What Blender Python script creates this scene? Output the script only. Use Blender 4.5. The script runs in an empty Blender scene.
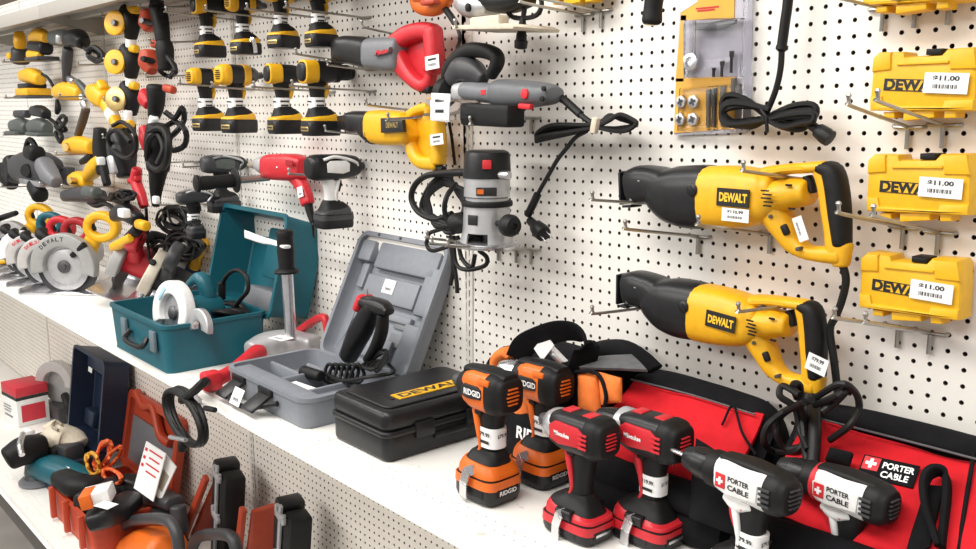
import bpy, bmesh, math, random
import numpy as np
from mathutils import Vector, Matrix
random.seed(7)
PI = math.pi
V = Vector
SC = bpy.context.scene
COL = SC.collection

# ------------------------------------------------------------------ camera
W_, H_ = 976, 549
FPX = 914.689
RT = V((0.65886588, 0.75225887, 0.00153265))
DN = V((0.13559219, -0.1167539, -0.98386142))
FW = V((-0.73993953, 0.64844053, -0.17892559))
Z0 = 1.73
CP = V((1.5924, -1.4269, 0.0684 + Z0))
cam = bpy.data.cameras.new('camera')
camo = bpy.data.objects.new('camera', cam)
COL.objects.link(camo)
mw = Matrix.Identity(4)
for r in range(3):
    mw[r][0] = RT[r]; mw[r][1] = -DN[r]; mw[r][2] = -FW[r]; mw[r][3] = CP[r]
camo.matrix_world = mw
cam.sensor_width = 36.0
cam.lens = 36.0 * FPX / W_
cam.clip_start = 0.02
SC.camera = camo

def ray(x, y):
    return RT * ((x - W_ / 2) / FPX) + DN * ((y - H_ / 2) / FPX) + FW
def aY(x, y, Y=0.0):
    d = ray(x, y); return CP + d * ((Y - CP.y) / d.y)
def aZ(x, y, Z):
    d = ray(x, y); return CP + d * ((Z - CP.z) / d.z)
def aX(x, y, X):
    d = ray(x, y); return CP + d * ((X - CP.x) / d.x)
def aP(x, y, o, n):
    d = ray(x, y); return CP + d * ((V(o) - CP).dot(n) / d.dot(n))

# ------------------------------------------------------------------ materials
MATS = {}
def mat(name, col, rough=0.5, metal=0.0, var=0.06, scale=60.0, bump=0.0, bscale=300.0, coat=0.0, trans=0.0, alpha=1.0, ior=1.5, spec=0.5, wear=None):
    if name in MATS: return MATS[name]
    m = bpy.data.materials.new(name); m.use_nodes = True
    nt = m.node_tree; b = nt.nodes['Principled BSDF']
    b.inputs['Roughness'].default_value = rough
    b.inputs['Metallic'].default_value = metal
    b.inputs['Specular IOR Level'].default_value = spec
    b.inputs['IOR'].default_value = ior
    if coat: b.inputs['Coat Weight'].default_value = coat
    if trans: b.inputs['Transmission Weight'].default_value = trans
    if alpha < 1: b.inputs['Alpha'].default_value = alpha
    tc = nt.nodes.new('ShaderNodeTexCoord')
    nz = nt.nodes.new('ShaderNodeTexNoise'); nz.inputs['Scale'].default_value = scale; nz.inputs['Detail'].default_value = 3
    nt.links.new(tc.outputs['Object'], nz.inputs['Vector'])
    cr = nt.nodes.new('ShaderNodeValToRGB')
    c0 = [max(0, c * (1 - var)) for c in col]; c1 = [min(1, c * (1 + var)) for c in col]
    cr.color_ramp.elements[0].color = (*c0, 1); cr.color_ramp.elements[1].color = (*c1, 1)
    cr.color_ramp.elements[0].position = .3; cr.color_ramp.elements[1].position = .7
    nt.links.new(nz.outputs['Fac'], cr.inputs['Fac'])
    out = cr.outputs['Color']
    if wear:
        n2 = nt.nodes.new('ShaderNodeTexNoise'); n2.inputs['Scale'].default_value = wear[1]; n2.inputs['Detail'].default_value = 6
        nt.links.new(tc.outputs['Object'], n2.inputs['Vector'])
        r2 = nt.nodes.new('ShaderNodeValToRGB'); r2.color_ramp.elements[0].position = wear[2]; r2.color_ramp.elements[1].position = min(1, wear[2] + .08)
        nt.links.new(n2.outputs['Fac'], r2.inputs['Fac'])
        mx = nt.nodes.new('ShaderNodeMixRGB'); mx.inputs['Color2'].default_value = (*wear[0], 1)
        nt.links.new(r2.outputs['Color'], mx.inputs['Fac']); nt.links.new(out, mx.inputs['Color1'])
        out = mx.outputs['Color']
    nt.links.new(out, b.inputs['Base Color'])
    if bump:
        bn = nt.nodes.new('ShaderNodeTexNoise'); bn.inputs['Scale'].default_value = bscale; bn.inputs['Detail'].default_value = 2
        nt.links.new(tc.outputs['Object'], bn.inputs['Vector'])
        bp = nt.nodes.new('ShaderNodeBump'); bp.inputs['Strength'].default_value = bump; bp.inputs['Distance'].default_value = 0.002
        nt.links.new(bn.outputs['Fac'], bp.inputs['Height']); nt.links.new(bp.outputs['Normal'], b.inputs['Normal'])
    MATS[name] = m
    return m

YEL = mat('yellow_plastic', (0.80, 0.42, 0.010), 0.42, bump=.06)
YELL = mat('bright_yellow_plastic', (0.84, 0.47, 0.012), 0.45, bump=.05)
BLK = mat('black_rubber', (0.009, 0.009, 0.0095), 0.55, bump=.1, var=.2, spec=.28)
BLKP = mat('black_plastic', (0.013, 0.013, 0.0145), 0.36, bump=.06, var=.2, spec=.35)
DGR = mat('dark_grey_plastic', (0.04, 0.04, 0.044), 0.45, bump=.06)
MGR = mat('grey_plastic', (0.16, 0.165, 0.18), 0.45, bump=.05)
CGR = mat('grey_case_plastic', (0.205, 0.22, 0.25), 0.5, bump=.06, var=.05)
LGR = mat('light_grey_casting', (0.45, 0.45, 0.46), 0.4, 0.3, bump=.08)
ALU = mat('cast_aluminium', (0.62, 0.62, 0.63), 0.35, 0.75, bump=.08)
STL = mat('bright_steel', (0.66, 0.66, 0.68), 0.25, 0.9)
ZINC = mat('zinc_wire', (0.42, 0.41, 0.38), 0.35, 0.85)
DSTL = mat('dark_steel', (0.12, 0.12, 0.125), 0.4, 0.7)
RED = mat('red_plastic', (0.55, 0.018, 0.028), 0.42, bump=.05)
REDC = mat('red_cloth', (0.60, 0.012, 0.020), 0.8, spec=.2, bump=.35, bscale=900, var=.12, scale=25)
BLKC = mat('black_cloth', (0.0075, 0.0075, 0.009), 0.9, spec=.15, bump=.4, bscale=900, var=.25, scale=25)
GRYC = mat('grey_cloth', (0.11, 0.11, 0.115), 0.85, bump=.35, bscale=900, var=.15)
ORGC = mat('orange_cloth', (0.80, 0.19, 0.03), 0.8, bump=.35, bscale=900, var=.1)
ORG = mat('orange_plastic', (0.72, 0.14, 0.012), 0.42, bump=.05)
RORG = mat('red_orange_plastic', (0.45, 0.055, 0.02), 0.45, bump=.05)
TEAL = mat('teal_plastic', (0.007, 0.098, 0.132), 0.42, bump=.05, var=.05)
NAVY = mat('navy_plastic', (0.012, 0.022, 0.05), 0.42, bump=.05)
WHT = mat('white_paper', (0.86, 0.86, 0.86), 0.6, var=.02)
INK = mat('black_ink', (0.02, 0.02, 0.02), 0.6)
REDI = mat('red_ink', (0.62, 0.02, 0.03), 0.6)
WHTP = mat('white_plastic', (0.78, 0.78, 0.77), 0.4)
CRM = mat('cream_cloth', (0.62, 0.55, 0.44), 0.85, bump=.3, bscale=500, var=.1)
TAN = mat('tan_metal', (0.42, 0.37, 0.29), 0.45, .4)
GOLD = mat('brass', (0.62, 0.45, 0.18), 0.35, .8)
CORD = mat('black_cord_rubber', (0.008, 0.008, 0.008), 0.5, spec=.3)
BLUE = mat('blue_plastic', (0.02, 0.05, 0.16), 0.45)
LBL = mat('black_label', (0.016, 0.016, 0.016), 0.35)
YINK = mat('yellow_ink', (0.9, 0.55, 0.03), 0.5)
OCORD = mat('orange_cord', (0.75, 0.13, 0.03), 0.5)
YCORD = mat('yellow_cord', (0.65, 0.33, 0.03), 0.5)
GRNM = mat('grey_green_metal', (0.10, 0.115, 0.11), 0.4, .3)
TCARD = mat('yellow_card', (0.80, 0.42, 0.055), 0.5, var=.03)
PBAG = mat('clear_plastic', (0.9, 0.9, 0.92), 0.08, trans=1.0, ior=1.2, var=.0)

# ------------------------------------------------------------------ mesh builder
def cat_rom(pts, n=6, closed=False):
    pts = [V(p) for p in pts]; N = len(pts); out = []
    if N < 3: return pts
    rng = range(N if closed else N - 1)
    for i in rng:
        if closed: p0, p1, p2, p3 = pts[i - 1], pts[i], pts[(i + 1) % N], pts[(i + 2) % N]
        else:
            p1, p2 = pts[i], pts[i + 1]
            p0 = pts[i - 1] if i > 0 else p1 * 2 - p2
            p3 = pts[i + 2] if i + 2 < N else p2 * 2 - p1
        for k in range(n):
            t = k / n; t2 = t * t; t3 = t2 * t
            out.append(.5 * ((2 * p1) + (p2 - p0) * t + (2 * p0 - 5 * p1 + 4 * p2 - p3) * t2 + (3 * p1 - p0 - 3 * p2 + p3) * t3))
    if not closed: out.append(pts[-1])
    return out

TXT = {}
def text_mesh(s, bold):
    k = (s, bold)
    if k not in TXT:
        c = bpy.data.curves.new('t', 'FONT'); c.body = s; c.size = 1.0; c.offset = bold; c.extrude = 0.0; c.resolution_u = 3
        o = bpy.data.objects.new('t', c); COL.objects.link(o)
        dg = bpy.context.evaluated_depsgraph_get()
        me = bpy.data.meshes.new_from_object(o.evaluated_get(dg))
        vs = [v.co.copy() for v in me.vertices]; fs = [tuple(p.vertices) for p in me.polygons]
        bpy.data.objects.remove(o); bpy.data.curves.remove(c); bpy.data.meshes.remove(me)
        x0 = min(v.x for v in vs); x1 = max(v.x for v in vs); y0 = min(v.y for v in vs); y1 = max(v.y for v in vs)
        TXT[k] = (vs, fs, x0, x1, y0, y1)
    return TXT[k]

class MB:
    def __init__(s):
        s.v = []; s.f = []; s.m = []; s.mi = 0
    def add(s, vs, fs):
        b = len(s.v); s.v += [V(p) for p in vs]
        for f in fs: s.f.append(tuple(b + i for i in f)); s.m.append(s.mi)
        return s
    def box(s, c, d, R=None, r=0.0, st=2):
        """box centre c, full dims d, rotation R (3x3 columns = axes), rounded edges r."""
        c = V(c); R = R or Matrix.Identity(3)
        hx, hy, hz = d[0] / 2, d[1] / 2, d[2] / 2
        if r <= 0:
            vs = [c + R @ V((x * hx, y * hy, z * hz)) for x in (-1, 1) for y in (-1, 1) for z in (-1, 1)]
            return s.add(vs, [(0, 1, 3, 2), (4, 6, 7, 5), (0, 4, 5, 1), (2, 3, 7, 6), (0, 2, 6, 4), (1, 5, 7, 3)])
        r = min(r, hx * .98, hy * .98, hz * .98)
        bm = bmesh.new(); bmesh.ops.create_cube(bm, size=1.0)
        for v in bm.verts: v.co = V((v.co.x * d[0], v.co.y * d[1], v.co.z * d[2]))
        bmesh.ops.bevel(bm, geom=list(bm.edges), offset=r, segments=st, profile=.5, affect='EDGES', clamp_overlap=True)
        bm.verts.index_update()
        vs = [c + R @ v.co for v in bm.verts]; fs = [tuple(v.index for v in f.verts) for f in bm.faces]
        bm.free(); return s.add(vs, fs)
    def prism(s, prof, o, ea, eb, ew, w0, w1, r=0.0, st=2, flare=0.0):
        """extrude 2-D outline prof [(a,b)] in frame (o; ea, eb) along ew from w0 to w1, edges rounded by r."""
        P = [V((p[0], p[1])) for p in prof]
        ar = sum(P[i - 1].x * P[i].y - P[i].x * P[i - 1].y for i in range(len(P)))
        if ar < 0: P.reverse()
        # drop duplicates
        Q = [P[i] for i in range(len(P)) if (P[i] - P[i - 1]).length > 1e-6]; P = Q; N = len(P)
        nr = []
        for i in range(N):
            d0 = (P[i] - P[i - 1]).normalized(); d1 = (P[(i + 1) % N] - P[i]).normalized()
            n0 = V((-d0.y, d0.x)); n1 = V((-d1.y, d1.x)); n = n0 + n1
            if n.length < 1e-4: n = n0
            n.normalize(); nr.append(n / max(.5, n.dot(n0)))
        o, ea, eb, ew = V(o), V(ea), V(eb), V(ew)
        rings = []
        if r > 0:
            r = min(r, abs(w1 - w0) * .49)
            for k in range(st + 1):
                a = PI / 2 * k / st
                rings.append((w0 + r * (1 - math.sin(a)), r * (1 - math.cos(a))) if False else (w0 + r * (1 - math.cos(a)), r * (1 - math.sin(a))))
            for k in range(st, -1, -1):
                a = PI / 2 * k / st
                rings.append((w1 - r * (1 - math.cos(a)), r * (1 - math.sin(a))))
        else: rings = [(w0, 0), (w1, 0)]
        vs = []; fs = []
        for (w, ins) in rings:
            for i in range(N):
                p = P[i] + nr[i] * ins
                vs.append(o + ea * p.x + eb * p.y + ew * w)
        K = len(rings)
        for k in range(K - 1):
            for i in range(N):
                j = (i + 1) % N
                fs.append((k * N + i, k * N + j, (k + 1) * N + j, (k + 1) * N + i))
        fs.append(tuple(range(N - 1, -1, -1))); fs.append(tuple((K - 1) * N + i for i in range(N)))
        return s.add(vs, fs)
    def loft(s, path, rad, w=None, ex=2.0, seg=16, sub=4, er=0.35, ends=True):
        """rounded body along path; rad = list of (half size in the plane, half size along w) per point; ex superellipse exponent; er end rounding."""
        path = [V(p) for p in path]
        rad = [(q, q) if not isinstance(q, (tuple, list)) else q for q in rad]
        if sub > 1 and len(path) > 2:
            R4 = [V((a[0], a[1], 0)) for a in rad]
            path = cat_rom(path, sub); R4 = cat_rom(R4, sub); rad = [(max(1e-4, q.x), max(1e-4, q.y)) for q in R4]
        N = len(path)
        w = V(w).normalized() if w is not None else None
        if w is None:
            t = (path[-1] - path[0]).normalized(); w = V((0, 0, 1)) if abs(t.z) < .9 else V((1, 0, 0))
        rings = []
        for i in range(N):
            t = (path[min(i + 1, N - 1)] - path[max(i - 1, 0)]).normalized()
            a = w.cross(t)
            if a.length < 1e-5: a = V((1, 0, 0)).cross(t)
            a.normalize(); bb = t.cross(a).normalized()
            rings.append((path[i], a, bb, rad[i][0], rad[i][1], t))
        if er > 0 and ends:
            def endr(R, sg):
                p, a, bb, ra, rb, t = R; e = er * min(ra, rb); out = []
                for k in (1, 2, 3):
                    an = PI / 2 * k / 3.2
                    out.append((p + t * (sg * e * math.sin(an)), a, bb, ra - e * (1 - math.cos(an)), rb - e * (1 - math.cos(an)), t))
                return out
            rings = endr(rings[0], -1)[::-1] + rings + endr(rings[-1], 1)
        vs = []; fs = []
        for (p, a, bb, ra, rb, t) in rings:
            for k in range(seg):
                an = 2 * PI * (k + .5) / seg; c, q = math.cos(an), math.sin(an)
                x = math.copysign(abs(c) ** (2 / ex), c) * ra; y = math.copysign(abs(q) ** (2 / ex), q) * rb
                vs.append(p + a * x + bb * y)
        K = len(rings)
        for i in range(K - 1):
            for k in range(seg):
                j = (k + 1) % seg
                fs.append((i * seg + k, i * seg + j, (i + 1) * seg + j, (i + 1) * seg + k))
        if ends:
            fs.append(tuple(range(seg - 1, -1, -1))); fs.append(tuple((K - 1) * seg + k for k in range(seg)))
        return s.add(vs, fs)
    def tube(s, pts, r, n=8, sub=5, closed=False):
        pts = [V(p) for p in pts]
        if sub > 1 and len(pts) > 2: pts = cat_rom(pts, sub, closed)
        N = len(pts); vs = []; fs = []; a = None
        for i in range(N):
            if closed: t = (pts[(i + 1) % N] - pts[i - 1])
            else: t = pts[min(i + 1, N - 1)] - pts[max(i - 1, 0)]
            if t.length < 1e-9: t = V((0, 0, 1))
            t.normalize()
            if a is None:
                a = t.cross(V((0, 0, 1)));
                if a.length < .05: a = t.cross(V((1, 0, 0)))
            a = a - t * a.dot(t)
            if a.length < 1e-6: a = t.orthogonal()
            a.normalize(); b = t.cross(a)
            for k in range(n):
                an = 2 * PI * k / n
                vs.append(pts[i] + a * (r * math.cos(an)) + b * (r * math.sin(an)))
        M = N if closed else N - 1
        for i in range(M):
            for k in range(n):
                j = (k + 1) % n; i2 = (i + 1) % N
                fs.append((i * n + k, i * n + j, i2 * n + j, i2 * n + k))
        if not closed:
            fs.append(tuple(range(n - 1, -1, -1))); fs.append(tuple((N - 1) * n + k for k in range(n)))
        return s.add(vs, fs)
    def lathe(s, o, ax, prof, n=24, a0=0.0, a1=2 * PI):
        """revolve prof [(radius, t)] round axis ax from o."""
        o = V(o); ax = V(ax).normalized(); e1 = ax.orthogonal().normalized(); e2 = ax.cross(e1)
        full = abs(a1 - a0 - 2 * PI) < 1e-6; vs = []; fs = []; M = n if full else n + 1
        for (r, t) in prof:
            for k in range(M):
                an = a0 + (a1 - a0) * k / n
                vs.append(o + ax * t + (e1 * math.cos(an) + e2 * math.sin(an)) * max(r, 1e-5))
        for i in range(len(prof) - 1):
            for k in range(n):
                j = (k + 1) % M
                fs.append((i * M + k, i * M + j, (i + 1) * M + j, (i + 1) * M + k))
        if full:
            fs.append(tuple(range(M - 1, -1, -1))); fs.append(tuple((len(prof) - 1) * M + k for k in range(M)))
        return s.add(vs, fs)
    def ell(s, c, rx, ry, rz, R=None, n=16):
        c = V(c); R = R or Matrix.Identity(3); vs = []; fs = []; m = n // 2
        for i in range(m + 1):
            th = PI * (i + .0) / m; th = min(max(th, .02), PI - .02)
            for k in range(n):
                ph = 2 * PI * k / n
                vs.append(c + R @ V((rx * math.sin(th) * math.cos(ph), ry * math.sin(th) * math.sin(ph), rz * math.cos(th))))
        for i in range(m):
            for k in range(n):
                j = (k + 1) % n
                fs.append((i * n + k, (i + 1) * n + k, (i + 1) * n + j, i * n + j))
        return s.add(vs, fs)
    def text(s, t, c, right, up, h, w=None, bold=0.02):
        """lettering centred on c: cap height h, optional total width w."""
        if t == '-': return s.rect(c, right, up, w or h * 3, h * .6)     # print too small to read
        vs, fs, x0, x1, y0, y1 = text_mesh(t, bold)
        sy = h / (y1 - y0); sx = w / (x1 - x0) if w else sy
        c = V(c); right = V(right).normalized(); up = V(up).normalized()
        return s.add([c + right * ((v.x - (x0 + x1) / 2) * sx) + up * ((v.y - (y0 + y1) / 2) * sy) for v in vs], fs)
    def rect(s, c, right, up, w, h):
        c = V(c); a = V(right).normalized() * w / 2; b = V(up).normalized() * h / 2
        return s.add([c - a - b, c + a - b, c + a + b, c - a + b], [(0, 1, 2, 3)])

MW = {}
def link(o): COL.objects.link(o); return o
def tag(o, label, cat, group=None, kind=None):
    if label: o['label'] = label
    if cat: o['category'] = cat
    if group: o['group'] = group
    if kind: o['kind'] = kind
    return o
def thing(name, label, cat, loc=(0, 0, 0), R=None, group=None, sc=1.0):
    o = link(bpy.data.objects.new(name, None)); o.empty_display_size = .02
    m = Matrix.Translation(V(loc)) @ (R.to_4x4() if R else Matrix.Identity(4)) @ Matrix.Scale(sc, 4)
    o.matrix_world = m; MW[o.name] = m
    return tag(o, label, cat, group)
def mesh_of(b, name, mats, inv=None, ang=38):
    me = bpy.data.meshes.new(name)
    vs = [inv @ v for v in b.v] if inv else b.v
    me.from_pydata([tuple(v) for v in vs], [], b.f)
    if not isinstance(mats, (list, tuple)): mats = [mats]
    for m in mats: me.materials.append(m)
    if len(mats) > 1: me.polygons.foreach_set('material_index', b.m)
    me.polygons.foreach_set('use_smooth', [True] * len(me.polygons))
    me.update(); me.set_sharp_from_angle(angle=math.radians(ang))
    bm = bmesh.new(); bm.from_mesh(me); bmesh.ops.recalc_face_normals(bm, faces=bm.faces); bm.to_mesh(me); bm.free()
    return me
def part(b, name, mats, parent, world=True, label=None, ang=38):
    """link builder b as one mesh object under parent; world=True: b holds world coordinates."""
    m = MW[parent.name]
    me = mesh_of(b, name, mats, m.inverted() if world else None, ang)
    o = link(bpy.data.objects.new(name, me)); o.parent = parent; MW[o.name] = m
    if label: o['label'] = label
    return o
def solo(b, name, mats, label, cat, group=None, loc=None, kind=None, ang=38):
    """a thing that is one mesh; origin at loc (default: bottom centre)."""
    if loc is None:
        lo = [min(v[i] for v in b.v) for i in range(3)]; hi = [max(v[i] for v in b.v) for i in range(3)]
        loc = ((lo[0] + hi[0]) / 2, (lo[1] + hi[1]) / 2, lo[2])
    m = Matrix.Translation(V(loc))
    me = mesh_of(b, name, mats, m.inverted(), ang)
    o = link(bpy.data.objects.new(name, me)); o.matrix_world = m; MW[o.name] = m
    return tag(o, label, cat, group, kind)
def copy_tree(o, parent=None):
    c = link(o.copy()); MW[c.name] = MW[o.name]
    if parent: c.parent = parent
    for ch in list(o.children): copy_tree(ch, c)
    return c
def bx(c, d, R=None, r=0.0): return MB().box(c, d, R, r)
def frame(f, u):
    """rotation with X = f, Z ~ u"""
    f = V(f).normalized(); u = V(u); y = u.cross(f).normalized(); z = f.cross(y)
    return Matrix((f, y, z)).transposed()
XA, YA, ZA = V((1, 0, 0)), V((0, 1, 0)), V((0, 0, 1))
def tprism(pix, Y, t0, t1, r=0.004, b=None, smooth=0):
    """outline given where the photo shows it on the vertical plane at depth Y in front of the board; thickness from Y+t0 to Y+t1."""
    P = []
    for (x, y) in pix:
        q = aY(x, y, Y); P.append((q.x, q.z))
    if smooth: P = [(q.x, q.y) for q in cat_rom([V((p[0], p[1], 0)) for p in P], smooth, True)]
    return (b or MB()).prism(P, (0, Y, 0), XA, ZA, YA, t0, t1, r)
def L(pix, Y): return [aY(x, y, Y) for (x, y) in pix]
def kpx(p):
    """metres per pixel at world point p"""
    return (V(p) - CP).dot(FW) / FPX
def tloft(pix, Y, rpx, dep=1.0, ex=2.0, seg=16, sub=4, er=.35, b=None):
    """body whose axis runs through pixels pix on plane Y; rpx = half width in pixels (or (px, depth m))."""
    pts = L(pix, Y); k = kpx(pts[len(pts) // 2]); rad = []
    for q in rpx:
        if isinstance(q, (tuple, list)): rad.append((q[0] * k, q[1]))
        else: rad.append((q * k, q * k * dep))
    return (b or MB()).loft(pts, rad, YA, ex, seg, sub, er)
def sticker(c, right, up, w, h, text=None, parent=None, name='price_label', n=None, lines=2, world=True, th=.0006, bold=.01):
    """white paper label with a printed price and a row of bars."""
    right = V(right).normalized(); up = V(up).normalized(); nn = V(n).normalized() if n is not None else right.cross(up)
    c = V(c); b = MB(); R = Matrix((right, up, nn)).transposed()
    b.box(c, (w, h, th), R); b.mi = 1
    f = c + nn * (th / 2 + .0003)
    if text: b.text(text, f + up * (h * .22), right, up, h * .27, w * .6, .035)
    k = 0; x = -w * .28
    rnd = random.Random(len(text or 'a') + int(w * 1e4))
    while x < w * .26:
        bw = rnd.choice((.6, .9, 1.4)) * w * .016
        b.rect(f + right * x - up * (h * .17), right, up, bw, h * .2); x += bw * 2.1
    if lines > 2: b.rect(f + up * (h * .02) - right * (w * .1), right, up, w * .4, h * .05)
    return part(b, name, [WHT, INK], parent, world)
def plug(b, p, d, s=1.0):
    """rubber mains plug body at p pointing along d"""
    d = V(d).normalized()
    b.lathe(p, d, [(.004 * s, -.02 * s), (.007 * s, -.018 * s), (.008 * s, 0), (.012 * s, .004 * s), (.014 * s, .02 * s), (.013 * s, .03 * s), (.002, .031 * s)], 12)
    return b
def prongs(p, d, parent, s=1.0):
    d = V(d).normalized(); a = d.orthogonal().normalized(); b = MB()
    for k in (-1, 1):
        R = Matrix((d, a, d.cross(a))).transposed()
        b.box(V(p) + d * (.04 * s) + a * (.006 * k * s), (.018 * s, .0016 * s, .006 * s), R)
    return part(b, 'prongs', STL, parent)
def coil(c, e1, e2, r1, r2, turns, rnd, jit=.12, thick=.02, ph=0.0, n=10):
    pts = []; e3 = V(e1).cross(V(e2)).normalized(); c = V(c)
    N = int(turns * n); j1 = j2 = 0
    for i in range(N + 1):
        a = ph + 2 * PI * i / n
        if i % n == 0: j1 = rnd.uniform(-jit, jit); j2 = rnd.uniform(-jit, jit); j3 = rnd.uniform(-.5, .5)
        pts.append(c + V(e1) * (r1 * (1 + j1) * math.cos(a)) + V(e2) * (r2 * (1 + j2) * math.sin(a)) + e3 * (thick * j3 + rnd.uniform(-.1, .1) * thick))
    return pts
# ------------------------------------------------------------------ the setting
ZS = Z0 - 0.662            # top of the main shelf
ZL = Z0 - 1.570            # top of the base deck
YS, YB = -0.4735, -0.5335  # front edges
SX = [1.1201, -0.1014, -1.3243, -2.547, -3.770, -4.993, -6.216]
PITCH = 0.0254
WALL = mat('hardboard_white', (0.86, 0.825, 0.775), 0.55, var=.025, scale=5)
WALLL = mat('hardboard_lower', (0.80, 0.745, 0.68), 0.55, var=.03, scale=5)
SHLF = mat('white_enamel', (0.84, 0.82, 0.78), 0.4, var=.02, scale=8, wear=((.6, .57, .52), 40, .66))
STD = mat('white_upright', (0.74, 0.71, 0.66), 0.4, var=.02)
FLR = mat('concrete_floor', (0.20, 0.185, 0.17), 0.6, var=.2, scale=3, bump=.1, bscale=40)
CEI = mat('ceiling_paint', (0.75, 0.74, 0.72), 0.8, var=.02)
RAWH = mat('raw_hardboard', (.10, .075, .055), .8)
def struct(b, name, m, label=None, ang=38, loc=None):
    return solo(b, name, m, label, None, kind='structure', ang=ang, loc=loc)
def pegboard(name, x0, x1, z0, z1, ox, oz, rot, m, label):
    """hardboard sheet with every hole cut through: cells of one pitch, each with an octagonal hole and its wall."""
    n1 = int(math.ceil((x1 - x0) / PITCH)); n2 = int(math.ceil((z1 - z0) / PITCH))
    ix = int(round((x0 - ox) / PITCH)); iz = int(round((z0 - oz) / PITCH))
    ii, jj = np.meshgrid(np.arange(n1), np.arange(n2)); ii = ii.ravel(); jj = jj.ravel()
    cx = (ix + ii + .5) * PITCH; cz = (iz + jj + .5) * PITCH
    h = PITCH / 2; R = .0039; ang = np.arange(8) * PI / 4
    ox_ = np.array([h, h, 0, -h, -h, -h, 0, h]); oz_ = np.array([0, h, h, h, 0, -h, -h, -h])
    hx = R * np.cos(ang); hz = R * np.sin(ang)
    lx = np.concatenate([ox_, hx, hx]); lz = np.concatenate([oz_, hz, hz]); ly = np.concatenate([np.zeros(16), np.full(8, .006)])
    X = cx[:, None] + lx; Zc = cz[:, None] + lz; Y = np.zeros_like(X) + ly
    c, s_ = math.cos(rot), math.sin(rot)
    co = np.stack([ox + X * c - Zc * s_, Y, oz + X * s_ + Zc * c], -1).reshape(-1, 3)
    fl = []
    for k in range(8):
        q = (k + 1) % 8
        fl.append((k, q, 8 + q, 8 + k)); fl.append((8 + k, 8 + q, 16 + q, 16 + k))
    fl = np.array(fl); F = (np.arange(len(ii))[:, None, None] * 24 + fl[None]).reshape(-1, 4)
    me = bpy.data.meshes.new(name); me.vertices.add(len(co)); me.vertices.foreach_set('co', co.ravel())
    me.loops.add(F.size); me.loops.foreach_set('vertex_index', F.ravel().astype(np.int32))
    me.polygons.add(len(F)); me.polygons.foreach_set('loop_start', np.arange(0, F.size, 4, dtype=np.int32))
    me.polygons.foreach_set('use_smooth', np.zeros(len(F), dtype=bool))
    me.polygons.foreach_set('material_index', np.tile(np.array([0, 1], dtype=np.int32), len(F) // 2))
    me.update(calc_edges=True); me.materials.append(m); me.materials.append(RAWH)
    o = link(bpy.data.objects.new(name, me)); tag(o, label, None, kind='structure'); return o
# boards: right-hand bay, then bays going left; upper and lower
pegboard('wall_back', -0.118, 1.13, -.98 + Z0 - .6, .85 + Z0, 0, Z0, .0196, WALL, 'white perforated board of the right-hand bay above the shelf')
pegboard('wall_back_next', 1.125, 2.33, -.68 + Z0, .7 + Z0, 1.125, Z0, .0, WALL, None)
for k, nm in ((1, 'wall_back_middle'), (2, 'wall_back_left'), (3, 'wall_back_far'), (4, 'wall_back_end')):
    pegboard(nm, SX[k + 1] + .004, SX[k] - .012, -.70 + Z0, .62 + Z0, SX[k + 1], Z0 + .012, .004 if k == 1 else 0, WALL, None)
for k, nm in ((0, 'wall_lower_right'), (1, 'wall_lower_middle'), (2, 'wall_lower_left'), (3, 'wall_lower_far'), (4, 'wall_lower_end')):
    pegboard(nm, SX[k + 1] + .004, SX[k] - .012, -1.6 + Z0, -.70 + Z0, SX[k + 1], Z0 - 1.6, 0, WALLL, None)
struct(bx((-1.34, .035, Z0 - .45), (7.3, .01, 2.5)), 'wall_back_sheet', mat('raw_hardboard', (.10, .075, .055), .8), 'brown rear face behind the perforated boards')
# slotted uprights
for k, x in enumerate(SX):
    for (za, zb, nm) in ((-.70, .85, 'upper'), (-1.6, -.70, 'lower')):
        b = MB(); w = .0115; y = -.003
        n = int((zb - za) / .0254)
        x0 = x - w; xs0 = x - .0035; xs1 = x + .0035
        for q in range(n):
            z = Z0 + za + q * .0254; zA = z + .005; zB = z + .0215
            P = [(x0, z), (x + w, z), (x + w, z + .0254), (x0, z + .0254), (xs0, zA), (xs1, zA), (xs1, zB), (xs0, zB)]
            vs = [(a, y, c) for a, c in P] + [(a, y + .02, c) for a, c in P[4:]]
            b.add(vs, [(0, 1, 5, 4), (1, 2, 6, 5), (2, 3, 7, 6), (3, 0, 4, 7), (4, 5, 9, 8), (5, 6, 10, 9), (6, 7, 11, 10), (7, 4, 8, 11)])
        for sx in (x - w, x + w): b.box((sx, y + .011, Z0 + (za + zb) / 2), (.0012, .022, zb - za))
        struct(b, 'trim_%d' % (2 * k + (1 if nm == 'upper' else 2)), STD)
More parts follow.
